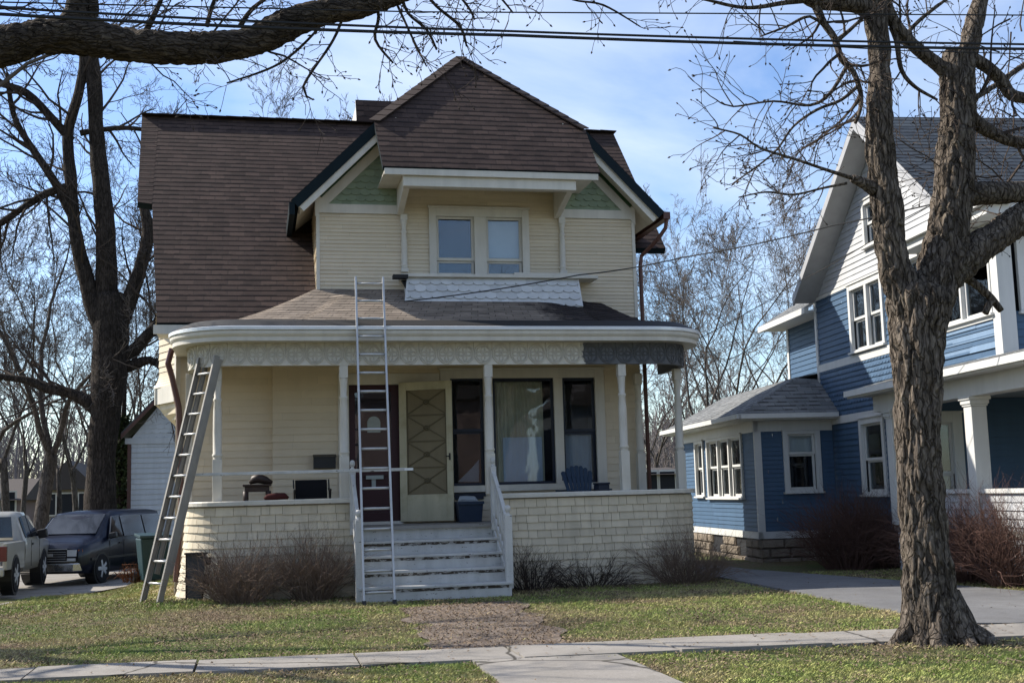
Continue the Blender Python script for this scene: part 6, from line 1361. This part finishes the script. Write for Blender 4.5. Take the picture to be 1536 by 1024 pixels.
FWK = [(p.x, p.y) for p in (ext(a_, b_, 3) for a_, b_ in ((AZ(713, 997.5), AZ(747, 1024)), (AZ(933, 988), AZ(1010, 1022))))]
FW4 = [(AZ(713, 997.5).x, AZ(713, 997.5).y), FWK[0], FWK[1], (AZ(933, 988).x, AZ(933, 988).y)]
def blocked(x, y):
    if line_y(SWN, x)+.05*mnoise.noise(Vector((x*3, 0, 0))) < y < line_y(SWF, x)-.02+.06*mnoise.noise(Vector((x*3, 5, 0))): return True
    if -1.1 < x < 6.85 and y > 17.55: return True
    if y > 17.55 and x >= -1.1 and (x+.2)**2+(y-18.4)**2 < .66: return True
    if SX0-.05 < x < SX1+.05 and y > 16.42: return True
    if x < SDR[-1][0]+.6 and y > SDR[0][1]-3 and inside(x, y, SDRP): return True
    return inside(x, y, DRV2) or inside(x, y, FW4)
g = np.random.default_rng(3); V_ = []; F_ = []; T_ = []
def sprout(N, xr, yr, hmin, hmax, wd, dens_fn=None):
    xs_ = g.uniform(*xr, N); ys_ = g.uniform(*yr, N); an = g.uniform(0, 6.283, N); hh = g.uniform(hmin, hmax, N); ln = g.uniform(.1, 1.3, N); tn = g.normal(0, .2, N); u = g.random(N)
    for x, y, a, h, l, t_, uu in zip(xs_, ys_, an, hh, ln, tn, u):
        if blocked(x, y): continue
        if not (-.19*y-.6 < x < .76*y+.6): continue
        if inside(x+.28*mnoise.noise(Vector((x*2, y*2, 1)))+.1*mnoise.noise(Vector((x*7, y*7, 1))), y, PATH) and uu < .95: continue
        nn = mnoise.noise(Vector((x*.9, y*.9, 4)))
        if (nn < -.08 and uu < .62) or ((x-5.8)**2+(y-9.8)**2 < .9 and uu < .75): continue
        if 16.6 < y and uu < .5: continue
        h *= .75+.9*max(0, mnoise.noise(Vector((x*3, y*3, 9)))); z = gz(x, y); c, s = math.cos(a), math.sin(a); hz = h*(1-.35*l); k = len(V_); w = wd
        V_.extend([(x-s*w, y+c*w, z-.005), (x+s*w, y-c*w, z-.005), (x+c*h*l*.45-s*w*.6, y+s*h*l*.45+c*w*.6, z+hz*.65), (x+c*h*l, y+s*h*l, z+hz)]); F_.append((k, k+1, k+2)); F_.append((k+1, k+3, k+2)); tt = t_+(0.35 if l > 1.0 else 0); T_.extend([tt, tt])
sprout(330000, (-5.5, 13), (8.0, 18.2), .018, .05, .0030)
sprout(130000, (-6, 12), (7.0, 10.6), .018, .05, .0026)
sprout(90000, (-5.6, -.4), (16.5, 30), .03, .08, .0055)
me = bpy.data.meshes.new('grass'); me.from_pydata(V_, [], F_); at = me.attributes.new('tone', 'FLOAT', 'FACE'); at.data.foreach_set('value', np.clip(np.array(T_, dtype=np.float32), -.6, .8)); me.materials.append(M['grass_blade'])
ob = bpy.data.objects.new('grass', me); COL.objects.link(ob); tag(ob, 'short patchy spring grass on the front lawn and the verge', 'grass', kind='stuff')
m = MB(); r2 = random.Random(8); n = 0
while n < 20000:
    x, y = r2.uniform(-5, 12), r2.uniform(8, 18.0)
    if not (-.19*y-.5 < x < .76*y+.5): continue
    nn = mnoise.noise(Vector((x*.9, y*.9, 4))); inp = inside(x, y, PATH); sw = line_y(SWN, x)-.01 < y < line_y(SWF, x)+.01
    bd = min(abs(y-line_y(SWF, x)-.15), 1)
    pr_k = .95 if inp else .04 if sw else .6 if bd < .22 or nn < -.08 or 16.5 < y else .16
    if r2.random() > pr_k: continue
    if not sw and not inp and blocked(x, y) and r2.random() > .03: continue
    z = (gz(x, y)+.02) if not sw else .04; a = r2.uniform(0, 6.283); l, w = r2.uniform(.012, .035), r2.uniform(.006, .014); c, s = math.cos(a), math.sin(a); h = r2.uniform(.004, .02)
    m.add([(x-c*l, y-s*l, z+h), (x+s*w, y-c*w, z), (x+c*l, y+s*l, z+h*r2.random()), (x-s*w, y+c*w, z+.002)], [(0, 1, 3), (1, 2, 3)], None, r2.uniform(-.55, .5)); n += 1
o = m.build('fallen_leaves', M['dry_leaf']); tag(o, 'scattered dry brown leaf bits on the lawn and the dirt path', 'leaves', kind='stuff')
# a wood far off that closes the horizon
m = MB(); r2 = random.Random(15)
for i in range(420):
    Y = r2.uniform(85, 190); px = r2.choice((r2.uniform(-120, 420), r2.uniform(900, 1250), r2.uniform(300, 1700))); p = AY(px, 745, Y); p.z = -1.2; h = r2.uniform(6, 12)
    branch((m, m), p, Vector((0, 0, 1)), h, .14, 2, r2, .03, .15, .12, (8, 8), (.35, .8), .42, 6, None, .15)
t = NT('wood_far'); t.bsdf((.17, .15, .145), .95, None, .05); MATS['wood_far'] = t.m
o = m.build('far_woods', M['wood_far']); tag(o, 'hazy band of bare woods along the horizon', 'woods', kind='stuff')

# the other side of the street, behind the camera: added to darken the reflections, only the window panes see it
for i, (x, Y, w, h, wall, roof, lb) in enumerate(((-9, -24, 9, 5.5, 'tan_far', 'roof_far', 'unseen tan house across the street, left of the other'), (10, -25, 9, 6.5, 'pink_far', 'roof_far', 'unseen reddish house across the street'), (21.5, -24, 10, 6, 'grey_far', 'roof_far', 'unseen grey house across the street'))):
    e = empty('unseen_house', (x, Y, 0), lb, 'house', 'houses across the street'); m = MB(); m.box(x-w/2, x+w/2, Y-8, Y, -.2, h); m.build('wall', M[wall], e); m = MB(); m.prism([(x-w/2-.4, Y+.4, h), (x+w/2+.4, Y+.4, h), (x, Y+.4, h+4)], (0, -8.8, 0)); m.build('roof', M[roof], e)
for i, (x, Y, k, lb) in enumerate(((-2, -16, 7, 'unseen bare tree across the street near the tan house'), (3, -17, 8, 'unseen bare tree across the street between the tan and reddish houses'), (-15, -18, 6, 'unseen bare tree across the street, farthest left'))):
    c = copy_tree(PROTO[k], 768, 20, lb, 2.0*i, 1.0); c.location = (x, Y, 0); c['group'] = 'trees across the street'
